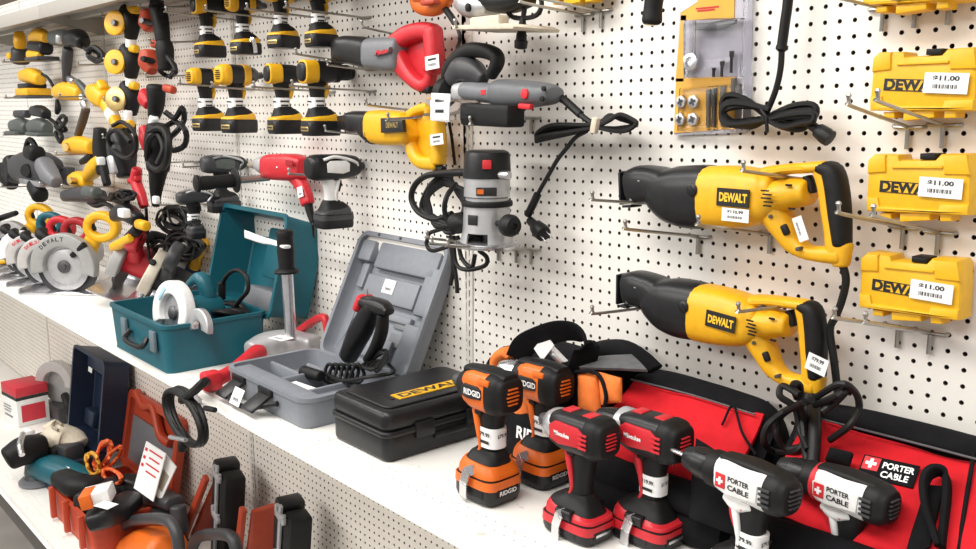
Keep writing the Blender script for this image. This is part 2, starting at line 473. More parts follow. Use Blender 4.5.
# main shelf: one section per bay, perforated strip behind the front lip
DARK = mat('dark_cavity', (.03, .028, .025), .8)
def shelf(name, xa, xb, yf, z, lip, label, holes=True, yb=-.002):
    xm, w = (xa + xb) / 2, xb - xa - .0015
    b = MB()
    b.mi = 0
    yh = yf + .045
    rows = [yh, yh + .0254]
    # top built round small real slots
    if holes:
        n = int(w / .0254); x0 = xm - n * .0254 / 2; h = .0127
        R = .0022
        for yy in rows:
            for q in range(n):
                cx = x0 + (q + .5) * .0254
                P = [(cx + h, yy), (cx + h, yy + h), (cx, yy + h), (cx - h, yy + h), (cx - h, yy), (cx - h, yy - h), (cx, yy - h), (cx + h, yy - h)]
                Hq = [(cx + R * 1.0 * math.cos(a * PI / 4), yy + R * math.sin(a * PI / 4)) for a in range(8)]
                vs = [(a, c, z) for a, c in P + Hq] + [(a, c, z - .004) for a, c in Hq]
                fs = []
                for k in range(8):
                    k2 = (k + 1) % 8; fs += [(k, k2, 8 + k2, 8 + k), (8 + k, 8 + k2, 16 + k2, 16 + k)]
                b.add(vs, fs)
        ya = rows[0] - .0127; yc = rows[-1] + .0127
        for (p, q) in ((yf, ya), (yc, yb)):
            b.add([(xm - w / 2, p, z), (xm + w / 2, p, z), (xm + w / 2, q, z), (xm - w / 2, q, z)], [(0, 1, 2, 3)])
        for (p, q) in ((xm - w / 2, x0), (x0 + n * .0254, xm + w / 2)):
            b.add([(p, ya, z), (q, ya, z), (q, yc, z), (p, yc, z)], [(0, 1, 2, 3)])
        b.mi = 0
        b.box((xm, (yf + yb) / 2, z - .012), (w, yb - yf - .004, .004))
    else:
        b.box((xm, (yf + yb) / 2, z - .006), (w, yb - yf, .012))
    b.box((xm, yf - .0005, z - lip / 2), (w, .004, lip), r=.0015)
    b.box((xm, yf - .006, z - lip + .003), (w, .012, .006), r=.002)
    b.box((xm, (yf + yb) / 2, z - lip), (w, .04, .012))
    return b
LBLS = ['shelf section under the red tool bags', 'shelf section under the teal and grey tool cases', 'shelf section under the circular saws', 'far shelf section', 'end shelf section']
for k in range(5):
    xb = SX[k] if k else SX[0]; xa = SX[k + 1]
    o = solo(shelf('s', xa, xb, YS, ZS, .028, ''), 'gondola_shelf', SHLF, None, None, kind='structure')
    o = solo(shelf('s', xa, xb, YB, ZL, .034, ''), 'base_deck', SHLF, None, None, kind='structure')
    struct(bx(((xa + xb) / 2, YB + .03, ZL / 2 - .017), (xb - xa - .002, .02, ZL - .036)), 'baseboard_%d' % (k + 1), mat('kick_plate', (.12, .11, .10), .5))
o = solo(shelf('s', SX[0], SX[0] + 1.22, YS, ZS, .028, ''), 'gondola_shelf', SHLF, None, None, kind='structure')
struct(bx((-1.6, -1.6, -.05), (10, 5.2, .1)), 'floor', FLR, 'grey concrete floor')
# top shelf over the left bays with its brackets
# ------------------------------------------------------------------ peg hooks
HK = 'wire peg hooks on the perforated board'
def hook(tip, label, base=None, length=.2, rise=.03, stem=True, r=.0029):
    if base: B = aY(base[0], base[1], 0); T = aX(tip[0], tip[1], B.x)
    else:
        T = aY(tip[0], tip[1], -length); B = V((T.x, 0, T.z - rise))
    t = thing('peg_hook', label, 'hook', B, None, HK)
    d = (T - B).normalized(); up = V((0, 0, 1))
    b = MB(); b.tube([B + V((0, -.006, 0)), T - d * .012, T - d * .003 + up * .003, T + up * .012], r, 8, 3)
    b.ell(T + up * .013, r * 1.5, r * 1.5, r * 1.5, n=8)
    part(b, 'rod', ZINC, t)
    b = MB(); b.tube([B + V((-.022, .010, .003)), B + V((-.021, -.006, 0)), B + V((.021, -.006, 0)), B + V((.022, .010, .003))], .0032, 8, 3)
    if stem: b.tube([B + V((0, -.006, .0)), B + V((0, -.006, -.034))], .0036, 8, 1)
    part(b, 'bracket', ZINC, t)
    return t
def zp(x0, y0, s): return lambda pts: [(x0 + p[0] / s, y0 + p[1] / s) for p in pts]
def rings(z, L3, Y, dep, ex=2.6, sub=3, er=.3, seg=20, b=None, dy=None):
    """body described by (x, y_top, y_bottom) in zoomed pixels on the plane Y; dep = half thickness (m) or list."""
    P = []; Rr = []
    for i, (x, t, bt) in enumerate(L3):
        (q,) = z([(x, (t + bt) / 2)]); (q1,) = z([(x, t)]); (q2,) = z([(x, bt)])
        P.append(aY(q[0], q[1], Y)); h = (aY(*q1, Y) - aY(*q2, Y)).length / 2
        Rr.append((h, dep[i] if isinstance(dep, (list, tuple)) else dep))
    # keep the axis straight enough for clean rings
    return (b or MB()).loft(P, Rr, YA, ex, seg, sub, er)

# ------------------------------------------------------------------ reciprocating saws
SY = -.07
def recip_saw(label, group, M=None, style='grip', word='DEWALT', price=None, cols=None, handle_sticker=False):
    z = zp(590, 140, 3.432); Y = SY
    c = dict(body=YEL, arm=YEL, boot=BLKP, grip=BLK); c.update(cols or {})
    loc = aY(*z([(500, 300)])[0], Y)
    t = thing('reciprocating_saw', label, 'saw', loc, None, group)
    zz = lambda x, y, yy=Y: aY(*z([(x, y)])[0], yy)
    part(rings(z, [(155, 98, 222), (185, 86, 222), (235, 90, 224), (262, 90, 256), (300, 88, 288), (350, 86, 303), (395, 85, 304), (420, 88, 302)], Y, [.03, .034, .036, .04, .044, .046, .046, .044], 3.0), 'boot', c['boot'], t)
    sc = MB(); sc.lathe(zz(352, 172, Y - .044), -YA, [(.011, 0), (.011, .003), (.009, .0045)], 16); sc.box(zz(352, 172, Y - .0485), (.016, .002, .003), frame((.6, 0, -.8), YA).to_3x3())
    part(sc, 'clamp_screw', BLKP, t)
    part(rings(z, [(402, 92, 301), (435, 88, 304), (500, 88, 303), (560, 94, 296), (610, 102, 280), (632, 112, 262)], Y, [.044, .046, .046, .045, .042, .036], 3.0), 'gear_housing', c['body'], t)
    part(rings(z, [(590, 140, 250), (640, 138, 252), (700, 128, 236), (745, 132, 226)], Y, [.036, .036, .034, .03], 2.2), 'motor_cap', c['arm'], t)
    b = MB(); b.loft(L(z([(618, 112), (680, 100), (745, 95), (800, 92), (835, 100)]), Y), [(.011, .026), (.009, .024), (.009, .022), (.0095, .02), (.009, .018)], YA, 2.6)
    b.loft(L(z([(630, 240), (668, 300), (700, 352), (745, 383), (800, 392), (860, 395)]), Y), [(.026, .028), (.02, .026), (.016, .022), (.012, .02), (.013, .019), (.015, .018)], YA, 2.8)
    b.loft(L(z([(795, 100), (812, 160), (822, 230), (838, 310), (846, 385)]), Y), [(.012, .017)] * 3 + [(.014, .017), (.015, .018)], YA, 2.6)
    b.loft(L(z([(862, 365), (862, 425)]), Y), [.018, .013], YA, 2.4)
    part(b, 'handle_frame', c['arm'], t)
    if style == 'grip':
        b = MB().loft(L(z([(800, 96), (832, 108), (848, 170), (858, 260), (866, 352)]), Y), [(.010, .021), (.015, .022), (.0165, .022), (.0155, .022), (.012, .021)], YA, 2.6, er=.6)
        part(b, 'grip', c['grip'], t)
    b = MB(); b.loft(L(z([(748, 128), (757, 155), (768, 178)]), Y), [(.007, .01), (.008, .01), (.004, .01)], YA, 2.5); part(b, 'trigger', BLK, t)
    for k in range(5):
        b = MB(); b.box(zz(592 + k * 2 + 8 + 6 * (k % 2), 174 + k * 13, Y - .0445), (.017 - .002 * abs(k - 2), .004, .0022)); part(b, 'vent', BLK, t)
    for p in ((682, 155), (692, 236)):
        b = MB(); b.box(zz(p[0], p[1], Y - .0335), (.010, .004, .0032)); part(b, 'vent', BLK, t)
    for p in ((622, 262), (715, 374), (640, 122)):
        b = MB(); b.lathe(zz(*p, Y - .026), -YA, [(.0035, -.01), (.0035, .004), (.0015, .0042)], 10); part(b, 'screw', DSTL, t)
    b = MB(); b.box(zz(670, 308, Y - .0225), (.018, .012, .008), frame((.5, 0, -.85), YA), .003); part(b, 'guide_slot', BLK, t)
    # shoe: bent steel plate at the nose
    b = MB(); R = frame((1, 0, .09), ZA)
    b.box(zz(124, 165), (.005, .040, .062), R, .0015); b.box(zz(138, 108), (.016, .036, .004), R, .0015); b.box(zz(144, 226), (.022, .034, .005), R, .0015)
    part(b, 'shoe', BLKP, t)
    b = MB(); b.box(zz(138, 165, Y - .026), (.006, .004, .05), frame((1, 0, .12), ZA), .001); b.box(zz(168, 140, Y - .034), (.005, .003, .0022)); part(b, 'shoe_bracket', STL, t)
    if word:
        f = Y - .0468; R = Matrix.Identity(3)
        b = MB(); b.box(zz(490, 198, f), (.062, .003, .030)); part(b, 'name_plate', LBL, t)
        b = MB(); b.text(word, zz(490, 198, f - .0020), XA, ZA, .0155, .054, .045); part(b, 'lettering', YINK, t)
    if price: sticker(zz(498, 258, Y - .0475), XA, ZA, .052, .022, price, t, n=-YA)
    b = sticker(zz(722, 305, Y - .0275), V((.4, 0, -.9)), V((.9, 0, .4)), .040, .017, None, t, 'rating_label', n=-YA) if word == 'DEWALT' and style == 'grip' and not handle_sticker else None
    if handle_sticker: sticker(zz(862, 300, Y - .0235), V((1, 0, -.16)), V((.16, 0, 1)), .038, .03, handle_sticker, t, n=-YA)
    if M: t.matrix_world = M @ t.matrix_world; MW[t.name] = t.matrix_world.copy()
    for ch in t.children: MW[ch.name] = MW[t.name]
    return t
def xz_place(src0, src1, dst0, dst1, Y0, Y1):
    """rigid turn in the plane of the board (plus uniform scale) taking two source points to two target points."""
    a, b_ = aY(*src0, Y0), aY(*src1, Y0); c, d = aY(*dst0, Y1), aY(*dst1, Y1)
    u, v = b_ - a, d - c; s = v.length / u.length
    an = math.atan2(u.z, u.x) - math.atan2(v.z, v.x)
    return Matrix.Translation(c) @ Matrix.Rotation(an, 4, 'Y') @ Matrix.Scale(s, 4) @ Matrix.Translation(-a)
N0, H0 = (636.6, 166.2), (842.0, 263.8)
G = 'reciprocating saws on the board'
s1 = recip_saw('level yellow and black reciprocating saw on pegboard, the upper of two beside the yellow cases', G, price='$110.99')
s2 = recip_saw('tilted yellow and black reciprocating saw with scuffed name plate, hanging over the red bag', G, xz_place(N0, H0, (633.7, 270.4), (815.8, 394.2), SY, SY), handle_sticker='$79.99')
def loop_saw(label, z, Y, boot, body, frame_, web, bm, hm, shoe, lab, lab_m, word, wm, stick, lock):
    zz = lambda x, y, yy=Y: aY(*z([(x, y)])[0], yy)
    t = thing('reciprocating_saw', label, 'saw', zz(body[0][0], body[0][2], Y), None, G)
    part(rings(z, boot, Y, [.026] + [.034] * (len(boot) - 2) + [.036], 3.0), 'boot', BLKP, t)
    part(rings(z, body, Y, [.036] * len(body), 3.2), 'gear_housing', bm, t)
    b = MB()
    for path, rad in frame_: b.loft(L(z(path), Y), rad, YA, 2.8)
    part(b, 'handle_frame', hm, t)
    P = [zz(*p) for p in web]; b = MB(); b.prism([(p.x, p.z) for p in P], (0, 0, 0), XA, ZA, YA, Y + .008, Y + .022, .003); part(b, 'handle_web', hm, t)
    b = MB(); P = [zz(*p) for p in shoe]; b.prism([(p.x, p.z) for p in P], (0, 0, 0), XA, ZA, YA, Y - .006, Y + .03, .003); part(b, 'shoe', BLKP, t)
    P = [zz(*p, Y - .044) for p in lab]; b = MB(); b.prism([(p.x, p.z) for p in P], (0, 0, 0), XA, ZA, YA, Y - .0455, Y - .035, .001); part(b, 'name_plate', lab_m, t)
    c = sum((zz(*p, Y - .0465) for p in lab), V((0, 0, 0))) / len(lab); rt = (zz(*lab[1]) - zz(*lab[0])).normalized(); up = V((-rt.z, 0, rt.x))
    b = MB(); b.text(word, c, rt, up, .013, .05, .03); part(b, 'lettering', wm, t)
    q0, q1, q2 = [zz(*p, Y - .026) for p in stick]; u = (q1 - q0).normalized(); sticker((q0 + q1) / 2 + (q2 - q1) / 2, u, V((-u.z, 0, u.x)), (q1 - q0).length, (q2 - q1).length, '-', t, n=-YA)
    b = MB(); b.loft(L(z(lock), Y), [.010, .010], YA, 2.6); part(b, 'cord_boot', BLK, t)
    return t
loop_saw('all-yellow handled reciprocating saw with black nose hanging below the red one', zp(330, 90, 6.1), SY - .01,
    [(125, 138, 258), (160, 128, 262), (210, 128, 265), (250, 124, 310), (285, 122, 335)], [(275, 124, 322), (330, 122, 336), (420, 128, 340), (480, 140, 335), (505, 152, 300)],
    [([(490, 150), (540, 120), (600, 110), (650, 150)], [.012, .012, .012, .014]), ([(645, 140), (655, 220), (662, 320), (660, 440)], [(.018, .018)] * 4), ([(480, 200), (490, 300), (515, 390), (560, 440), (655, 450)], [.014, .014, .016, .016, .017])],
    [(490, 150), (640, 130), (660, 440), (540, 430), (490, 330)], YEL, YEL, [(50, 158), (130, 150), (128, 250), (60, 240)], [(310, 172), (440, 165), (450, 255), (312, 262)], LBL, 'DEWALT', GOLD, [(612, 340), (690, 330), (690, 262)], [(640, 470), (690, 490)])
loop_saw('red and grey reciprocating saw on pegboard with large red loop handle', zp(330, 0, 3.66), SY - .02,
    [(38, 138, 222), (60, 131, 232), (100, 132, 240), (140, 137, 252), (165, 142, 256)], [(158, 140, 256), (190, 138, 258), (235, 136, 264), (262, 135, 262)],
    [([(240, 160), (285, 128), (340, 112), (378, 118)], [.022, .022, .020, .020]), ([(375, 112), (380, 160), (382, 215), (375, 255)], [(.022, .022)] * 4), ([(245, 190), (265, 235), (295, 280), (335, 312), (362, 300), (374, 250)], [.028, .024, .018, .016, .014, .014])],
    [(250, 150), (370, 120), (372, 250), (345, 310), (300, 285), (250, 230)], MGR, RED, [(6, 150), (40, 140), (40, 228), (10, 235)], [(160, 205), (215, 190), (218, 172), (163, 186)], MGR, 'Milwaukee', REDI, [(352, 258), (402, 248), (396, 198)], [(335, 325), (368, 328)])
# saw cords
b = MB(); b.tube(L([(842, 262), (846, 280), (842, 300), (836, 316), (830, 330), (834, 360), (838, 395)], SY), .0065, 8); part(b, 'power_cord', CORD, s1)
rnd = random.Random(3)
b = MB(); b.tube([aY(813, 392, SY), aY(814, 410, SY - .03), aY(815, 430, SY - .07), aY(813, 462, SY - .1)], .010, 10); b.lathe(aY(813, 392, SY), V((0, -.45, -.9)), [(.014, -.004), (.013, .02), (.010, .05), (.009, .085)], 12)
c0 = aY(806, 425, SY - .01)
loops = [[(800, 395), (783, 386), (780, 396), (795, 408), (800, 430), (808, 450)], [(812, 400), (790, 408), (768, 425), (764, 442), (775, 452), (798, 450), (806, 430), (800, 405)],
         [(815, 398), (840, 384), (855, 392), (859, 408), (850, 425), (830, 440)], [(815, 405), (838, 395), (848, 388), (838, 400), (822, 412)], [(804, 402), (782, 415), (776, 432), (785, 448), (806, 446)],
         [(800, 398), (803, 424), (810, 455)], [(797, 398), (793, 385), (800, 386), (801, 410), (806, 460)]]
for lp in loops: b.tube([aY(q[0], q[1], SY - .075 + rnd.uniform(-.025, .025)) for q in lp], .0056, 8)
part(b, 'power_cord', CORD, s2)

# ------------------------------------------------------------------ yellow bit cases
CY = -.034
def bit_case(label, dz=None, M=None, price=True):
    z = zp(840, 240, 4.993); Yf = -.06
    zz = lambda x, y, yy=Yf: aY(*z([(x, y)])[0], yy)
    t = thing('bit_case', label, 'case', zz(330, 420, CY), None, 'yellow bit cases hanging on peg hooks')
    def pr(pix, y0, y1, r): 
        P = [zz(*p) for p in pix]; return MB().prism([(p.x, p.z) for p in P], (0, 0, 0), XA, ZA, YA, y0, y1, r)
    o = [(125, 65), (245, 80), (252, 105), (345, 112), (425, 118), (450, 95), (585, 105), (600, 130), (590, 405), (480, 395), (95, 335), (88, 270), (100, 85)]
    part(pr(o, -.057, -.006, .006), 'shell', YELL, t)
    part(pr([(130, 68), (190, 74), (190, 158), (98, 155), (103, 90)], -.061, -.05, .004), 'corner_guard', YELL, t)
    part(pr([(470, 100), (585, 108), (600, 210), (470, 195)], -.061, -.05, .004), 'corner_guard', YELL, t)
    part(pr([(92, 268), (150, 275), (158, 318), (440, 362), (450, 335), (592, 350), (588, 404), (95, 336)], -.061, -.05, .004), 'lower_rail', YELL, t)
    part(pr([(218, 128), (465, 152), (465, 165), (218, 140)], -.0605, -.056, .001), 'ridge', YELL, t)
    part(pr([(352, 82), (432, 90), (425, 120), (350, 110)], -.058, -.02, .003), 'latch', BLK, t)
    for a in ((150, 205, 350, 380), (245, 395, 362, 405), (440, 500, 378, 420)):
        part(pr([(a[0], a[2]), (a[1], a[2] + 8), (a[1], a[3] + 6), (a[0], a[3])], -.054, -.02, .003), 'hinge', YELL, t)
    rt = (zz(345, 250) - zz(200, 225)).normalized(); up = V((-rt.z, 0, rt.x))
    cpl = zz(318, 247, -.0574); R = Matrix((rt, up.cross(rt), up)).transposed()
    b = MB(); b.box(cpl, (.098, .0016, .0175), R); part(b, 'name_plate', LBL, t)
    b = MB(); b.text('DEWALT', zz(312, 245, -.0587), rt, up, .0165, .094, .05); part(b, 'lettering', LBL, t)
    b = MB(); b.box(cpl + V((0, -.0007, 0)), (.095, .0008, .0145), R); part(b, 'plate_face', YELL, t)
    sticker(zz(455, 258, -.0615), rt, up, .062, .029, '$11.00', t, n=-YA)
    if M: t.matrix_world = M @ t.matrix_world; MW[t.name] = t.matrix_world.copy()
    return t
k3 = bit_case('lowest yellow bit case with price sticker on the right-hand board')
A0, A1 = (860, 257), (957, 266)
def case_at(label, p, q): 
    m = xz_place(A0, A1, p, q, -.06, -.06)
    a, b_ = aY(*A0, -.06), aY(*A1, -.06); c, d = aY(*p, -.06), aY(*q, -.06)
    an = math.atan2((b_ - a).z, (b_ - a).x) - math.atan2((d - c).z, (d - c).x)
    m = Matrix.Translation(c) @ Matrix.Rotation(an, 4, 'Y') @ Matrix.Translation(-a)
    o = copy_tree(k3); o['label'] = label; o.matrix_world = m @ MW[k3.name]; return o
case_at('middle yellow bit case with price sticker, under the one with crossing hooks', (867, 159), (967, 159))
case_at('upper yellow bit case with two peg hooks crossing its lower edge', (872, 57), (974, 52))
case_at('yellow bit case cut by the top edge, above the cord of the grey polisher', (545, -42), (612, -50))
case_at('yellow bit case cut by the top edge in the right corner', (866, -50), (968, -61))
hook((848, 105), 'left hook rod of the pair crossing the upper yellow bit case', (910, 127))
hook((877, 101), 'right hook rod of the pair crossing the upper yellow bit case', (945, 125))
hook((838, 213), 'peg hook under the middle yellow bit case, its tip by the saw grip', (905, 227))
hook((873, 216), 'peg hook under the middle yellow bit case, its tip at the case corner', (940, 232))
hook((834, 318), 'peg hook under the lowest yellow bit case, its tip near the tilted saw grip', (900, 326))
hook((865, 323), 'peg hook with wide tip under the lowest yellow bit case', (932, 332))
hook((815, -8), 'left peg hook at the top right corner of the board', (885, 9))
hook((848, -14), 'middle peg hook at the top right corner of the board', (917, 5))
hook((880, -18), 'right peg hook at the top right corner of the board', (951, 1))
hook((520, 2), 'left peg hook under the yellow case at the top edge', (585, 15))
hook((538, -2), 'right peg hook under the yellow case at the top edge', (603, 11))
hook((592, 200), 'long peg hook under the nose of the level yellow saw', (665, 204), stem=False)
hook((625, 229), 'peg hook with stem under the boot of the level yellow saw', (700, 236))
hook((698, 225), 'peg hook with stem under the housing of the level yellow saw', (772, 234))
hook((743, 171), 'peg hook through the loop handle of the level yellow saw', (812, 180), stem=False)
hook((592, 314), 'long peg hook under the nose of the tilted yellow saw', (668, 305), stem=False)
hook((738, 312), 'peg hook through the loop handle of the tilted yellow saw', (806, 303), stem=False)
hook((362, 27), 'peg hook over the nose of the red and grey saw', (405, 36), stem=False)
hook((366, 105), 'peg hook over the nose of the yellow-handled saw', (412, 110), stem=False)
hook((327, 65), 'peg hook under the nose of the red and grey saw', (372, 70), stem=False)
hook((325, 131), 'peg hook under the nose of the yellow-handled saw', (370, 135), stem=False)

# ------------------------------------------------------------------ blister pack of dies
z = zp(660, 0, 3.922); zz = lambda x, y, Y: aY(*z([(x, y)])[0], Y)
def zbox(pix, Y, y0, y1, r=0, b=None):
    P = [zz(*p, Y) for p in pix]; return (b or MB()).prism([(p.x, p.z) for p in P], (0, 0, 0), XA, ZA, YA, y0, y1, r)
t = thing('blister_pack', 'clear blister pack of dies and taps on a yellow card, hanging on the board', 'package', zz(200, 525, -.012))
b = zbox([(82, -60), (352, -90), (345, 520), (55, 530)], -.01, -.010, -.008); part(b, 'backing_card', mat('lilac_card', (.52, .50, .56), .5), t)
b = zbox([(82, -60), (293, -80), (290, 70), (210, 72), (80, 80)], -.012, -.012, -.0105); zbox([(62, 308), (300, 302), (296, 505), (55, 522)], -.012, -.012, -.0105, b=b); zbox([(82, 60), (103, 60), (92, 320), (60, 320)], -.012, -.012, -.0105, b=b)
part(b, 'printed_panel', TCARD, t)
b = MB(); b.rect(zz(185, 30, -.0128), XA, ZA, .05, .0028); b.rect(zz(180, 40, -.0128), XA, ZA, .038, .0028); part(b, 'lettering', REDI, t)
b = MB()
zbox([(70, -20), (110, -20), (150, 5), (80, 50)], -.0125, -.0128, -.0122, b=b); part(b, 'logo_patch', WHT, t)
for (x, y) in ((92, 400), (141, 400), (88, 468), (139, 468)):
    c = zz(x, y, -.014); b = MB(); n = 6
    prof = [(.0125 * math.cos(k * PI / 3 + .3), .0125 * math.sin(k * PI / 3 + .3)) for k in range(6)]
    b.prism(prof, c, XA, ZA, -YA, 0, .009, .001); o = part(b, 'die', ALU, t)
    b = MB()
    for k in range(4): b.lathe(c + V((.0045 * math.cos(k * PI / 2 + .4), -.0088, .0045 * math.sin(k * PI / 2 + .4))), -YA, [(.0032, 0), (.0032, .0006)], 8)
    b.lathe(c + V((0, -.0088, 0)), -YA, [(.003, 0), (.003, .0006)], 8); part(b, 'thread_hole', DSTL, o)
for (x, y0, y1) in ((193, 352, 500), (215, 346, 498), (248, 338, 495), (288, 306, 400)):
    b = MB(); a, c = zz(x, y1, -.016), zz(x + 2, y0, -.016); d = (c - a); b.lathe(a, d, [(.003, 0), (.0042, .006), (.0042, d.length * .55), (.0052, d.length * .58), (.0052, d.length)], 10); part(b, 'tap', DSTL if x > 200 and x < 240 else mat('tool_steel', (.25, .24, .23), .35, .8), t)
b = MB(); c = zz(130, 243, -.02); b.lathe(c, -YA, [(.006, 0), (.0155, 0), (.017, .004), (.0155, .010), (.009, .011), (.007, .006)], 20); o = part(b, 'die_stock_ring', STL, t)
b = MB(); b.tube([zz(137, 215, -.022), zz(140, 85, -.022)], .0035, 8, 1); b.tube([zz(118, 262, -.022), zz(108, 302, -.022)], .0035, 8, 1); part(b, 'stock_handle', STL, t)
b = MB(); b.loft([zz(145, 112, -.022), zz(200, 105, -.022), zz(245, 98, -.022), zz(300, 85, -.022)], [.004, .007, .008, .004], YA); part(b, 'tap_wrench', MGR, t)
for (x, y0, y1) in ((213, 300, 265), (245, 300, 240), (282, 285, 200)):
    b = MB(); a, c = zz(x, y0, -.02), zz(x + 3, y1, -.02); d = c - a; b.lathe(a, d, [(.003, 0), (.003, d.length * .7), (.0045, d.length * .75), (.0045, d.length)], 8); part(b, 'drill_bit', DGR, t)
b = MB(); zbox([(92, 78), (322, 70), (318, 300), (92, 305)], -.03, -.034, -.0125, .006, b=b); zbox([(70, 345), (312, 330), (306, 508), (62, 515)], -.03, -.03, -.0125, .006, b=b)
zbox([(320, -80), (350, -90), (338, 515), (312, 515)], -.03, -.028, -.0125, .005, b=b)
part(b, 'blister', PBAG, t)
# ------------------------------------------------------------------ hanging cord beside it
b = MB(); b.tube(L(z([(505, -120), (502, 0), (490, 90), (478, 180)]), -.05), .0085, 10); b.lathe(aY(*z([(480, 178)])[0], -.05), (-.1, 0, -1), [(.010, 0), (.0105, .006), (.006, .010)], 12)
b.tube(L(z([(478, 175), (474, 260), (458, 340), (430, 415), (410, 440)]), -.05), .0052, 8)
rnd = random.Random(5)
for k in range(7):
    y = rnd.uniform(-.065, -.03); dy = k * 9
    b.tube(L(z([(430, 430 + rnd.uniform(-12, 40)), (330, 385 + dy * .6), (262, 375 + dy), (240, 420 + dy * .8), (275, 470 + dy * .4), (360, 480 + rnd.uniform(-10, 20)), (430, 455 + dy * .3), (520, 415 + dy * .9), (600, 410 + dy), (612 - k * 4, 450 + dy * .7), (560, 505 - k * 6), (480, 480 + rnd.uniform(-20, 20)), (400, 455)]), y), .0050, 7, 4)
b.tube(L(z([(395, 430), (415, 462), (420, 520)]), -.07), .003, 6)
e = zz(612, 505, -.05); plug(b, e, (.8, 0, -.5)); 
t = solo(b, 'power_lead', CORD, 'black tool cord hanging beside the blister pack, its slack tied in a bundle', 'cord')
# tip of a handle at the top edge
b = MB(); b.loft(L([(656, -30), (655, -8), (653, 8), (652, 20)], -.12), [.017, .0165, .016, .0175], YA, 2.2, er=.5)
t = thing('hanging_tool', 'black rubber handle tip hanging from the top edge left of the blister pack', 'tool', aY(652, 24, -.12)); part(b, 'grip', BLK, t)
b = MB(); b.lathe(aY(652, 20, -.12), -ZA, [(.014, .004), (.013, .0075), (.010, .009)], 14); part(b, 'end_cap', GOLD, t)
# ------------------------------------------------------------------ grey polisher with D handle
z = zp(430, 30, 5.49); PY = -.11
zz = lambda x, y, Y=PY: aY(*z([(x, y)])[0], Y)
t = thing('angle_polisher', 'grey angle polisher with black loop handle lying on hooks above the router', 'polisher', zz(400, 440))
part(rings(z, [(205, 285, 385), (235, 280, 392), (300, 288, 400), (345, 292, 405), (385, 285, 415)], PY, [.026, .028, .03, .031, .033], 2.4), 'gear_housing', MGR, t)
part(rings(z, [(385, 272, 422), (430, 268, 432), (520, 275, 432), (600, 285, 420), (655, 295, 412), (680, 308, 400)], PY, [.034, .036, .036, .034, .032, .027], 2.5), 'motor_body', mat('polisher_grey', (.115, .12, .13), .45, bump=.05), t)
b = MB(); b.lathe(zz(518, 350, PY - .036), (0, -1, 0), [(.010, -.004), (.010, .001), (.008, .002)], 16); part(b, 'badge', REDI, t)
b = MB(); b.box(zz(525, 420, PY - .032), (.036, .012, .011), frame((1, 0, -.05), ZA), .003); part(b, 'switch', REDI, t)
b = MB(); b.box(zz(293, 342, PY - .031), (.014, .003, .010)); part(b, 'red_label', REDI, t)
b = MB()
for p in ((622, 322), (612, 378)): b.lathe(zz(*p, PY - .033), -YA, [(.005, -.004), (.005, .001), (.003, .0015)], 10)
part(b, 'screw', BLK, t)
b = MB(); b.loft([zz(160, 345), zz(205, 342)], [.022, .024], YA, 2.6); part(b, 'gear_head', LGR, t)
b = MB(); b.lathe(zz(195, 342, PY - .022), -YA, [(.004, 0), (.004, .002), (.002, .003)], 10); part(b, 'gear_screw', BLK, t)
b = MB().loft([zz(95, 260), zz(115, 205), zz(165, 145), zz(225, 112), zz(300, 115), zz(360, 140), zz(368, 185), zz(335, 250)], [(.013, .015), (.017, .017), (.017, .018), (.017, .018), (.016, .017), (.0155, .017), (.013, .016), (.011, .014)], YA, 2.4)
part(b, 'loop_handle', BLK, t)
b = MB(); b.loft([zz(130, 270), zz(180, 215), zz(240, 230), zz(290, 268)], [.022, .028, .026, .016], YA, 2.4); part(b, 'handle_bracket', DGR, t)
b = MB(); b.lathe(zz(95, 345), (-.9, 0, .1), [(.02, -.02), (.034, -.01), (.034, .012), (.03, .016), (.012, .018)], 20); part(b, 'pad', BLK, t)
rnd = random.Random(11)
zc = zp(500, 60, 5.422); z2 = zp(500, 160, 5.422)
b = MB(); q = zc([(285, 190), (340, 210), (400, 260), (440, 300), (500, 345)]); b.tube(L(q, -.09), .0062, 8); b.tube(L(zc([(280, 188), (345, 215), (395, 258), (437, 296)]), -.09), .0085, 8)
for k in range(6):
    dy = k * 11; y0 = -.10 + .012 * k
    b.tube(L(zc([(520, 350), (430, 352 + dy * .3), (300, 350 + dy), (225, 375 + dy), (195, 412 + dy * .55), (260, 405 + dy * .4), (400, 385 + dy * .2), (520, 362), (590, 330 - k * 6), (650, 295 + k * 5), (715, 320 + k * 4), (740, 345 + k * 2), (690, 382 - k * 4), (620, 385 - k * 3), (530, 366)]), y0), .0042, 7, 4)
b.tube(L(zc([(470, 385), (410, 420), (360, 480), (312, 540)]) + z2([(270, 70), (205, 185), (160, 290)]), -.08), .0046, 8)
b.tube(L(z2([(205, 185), (180, 240), (150, 300)]), -.08), .0085, 8, 1)
e = aY(*z2([(190, 355)])[0], -.075); plug(b, e, (.85, -.2, -.35), 1.3)
o = part(b, 'power_cord', CORD, t); prongs(e, (.85, -.2, -.35), o, 1.3)
b = MB(); b.box(aY(*zc([(515, 355)])[0], -.14), (.014, .012, .030), frame((1, 0, -.2), ZA), .003); part(b, 'cord_tie', CRM, t)
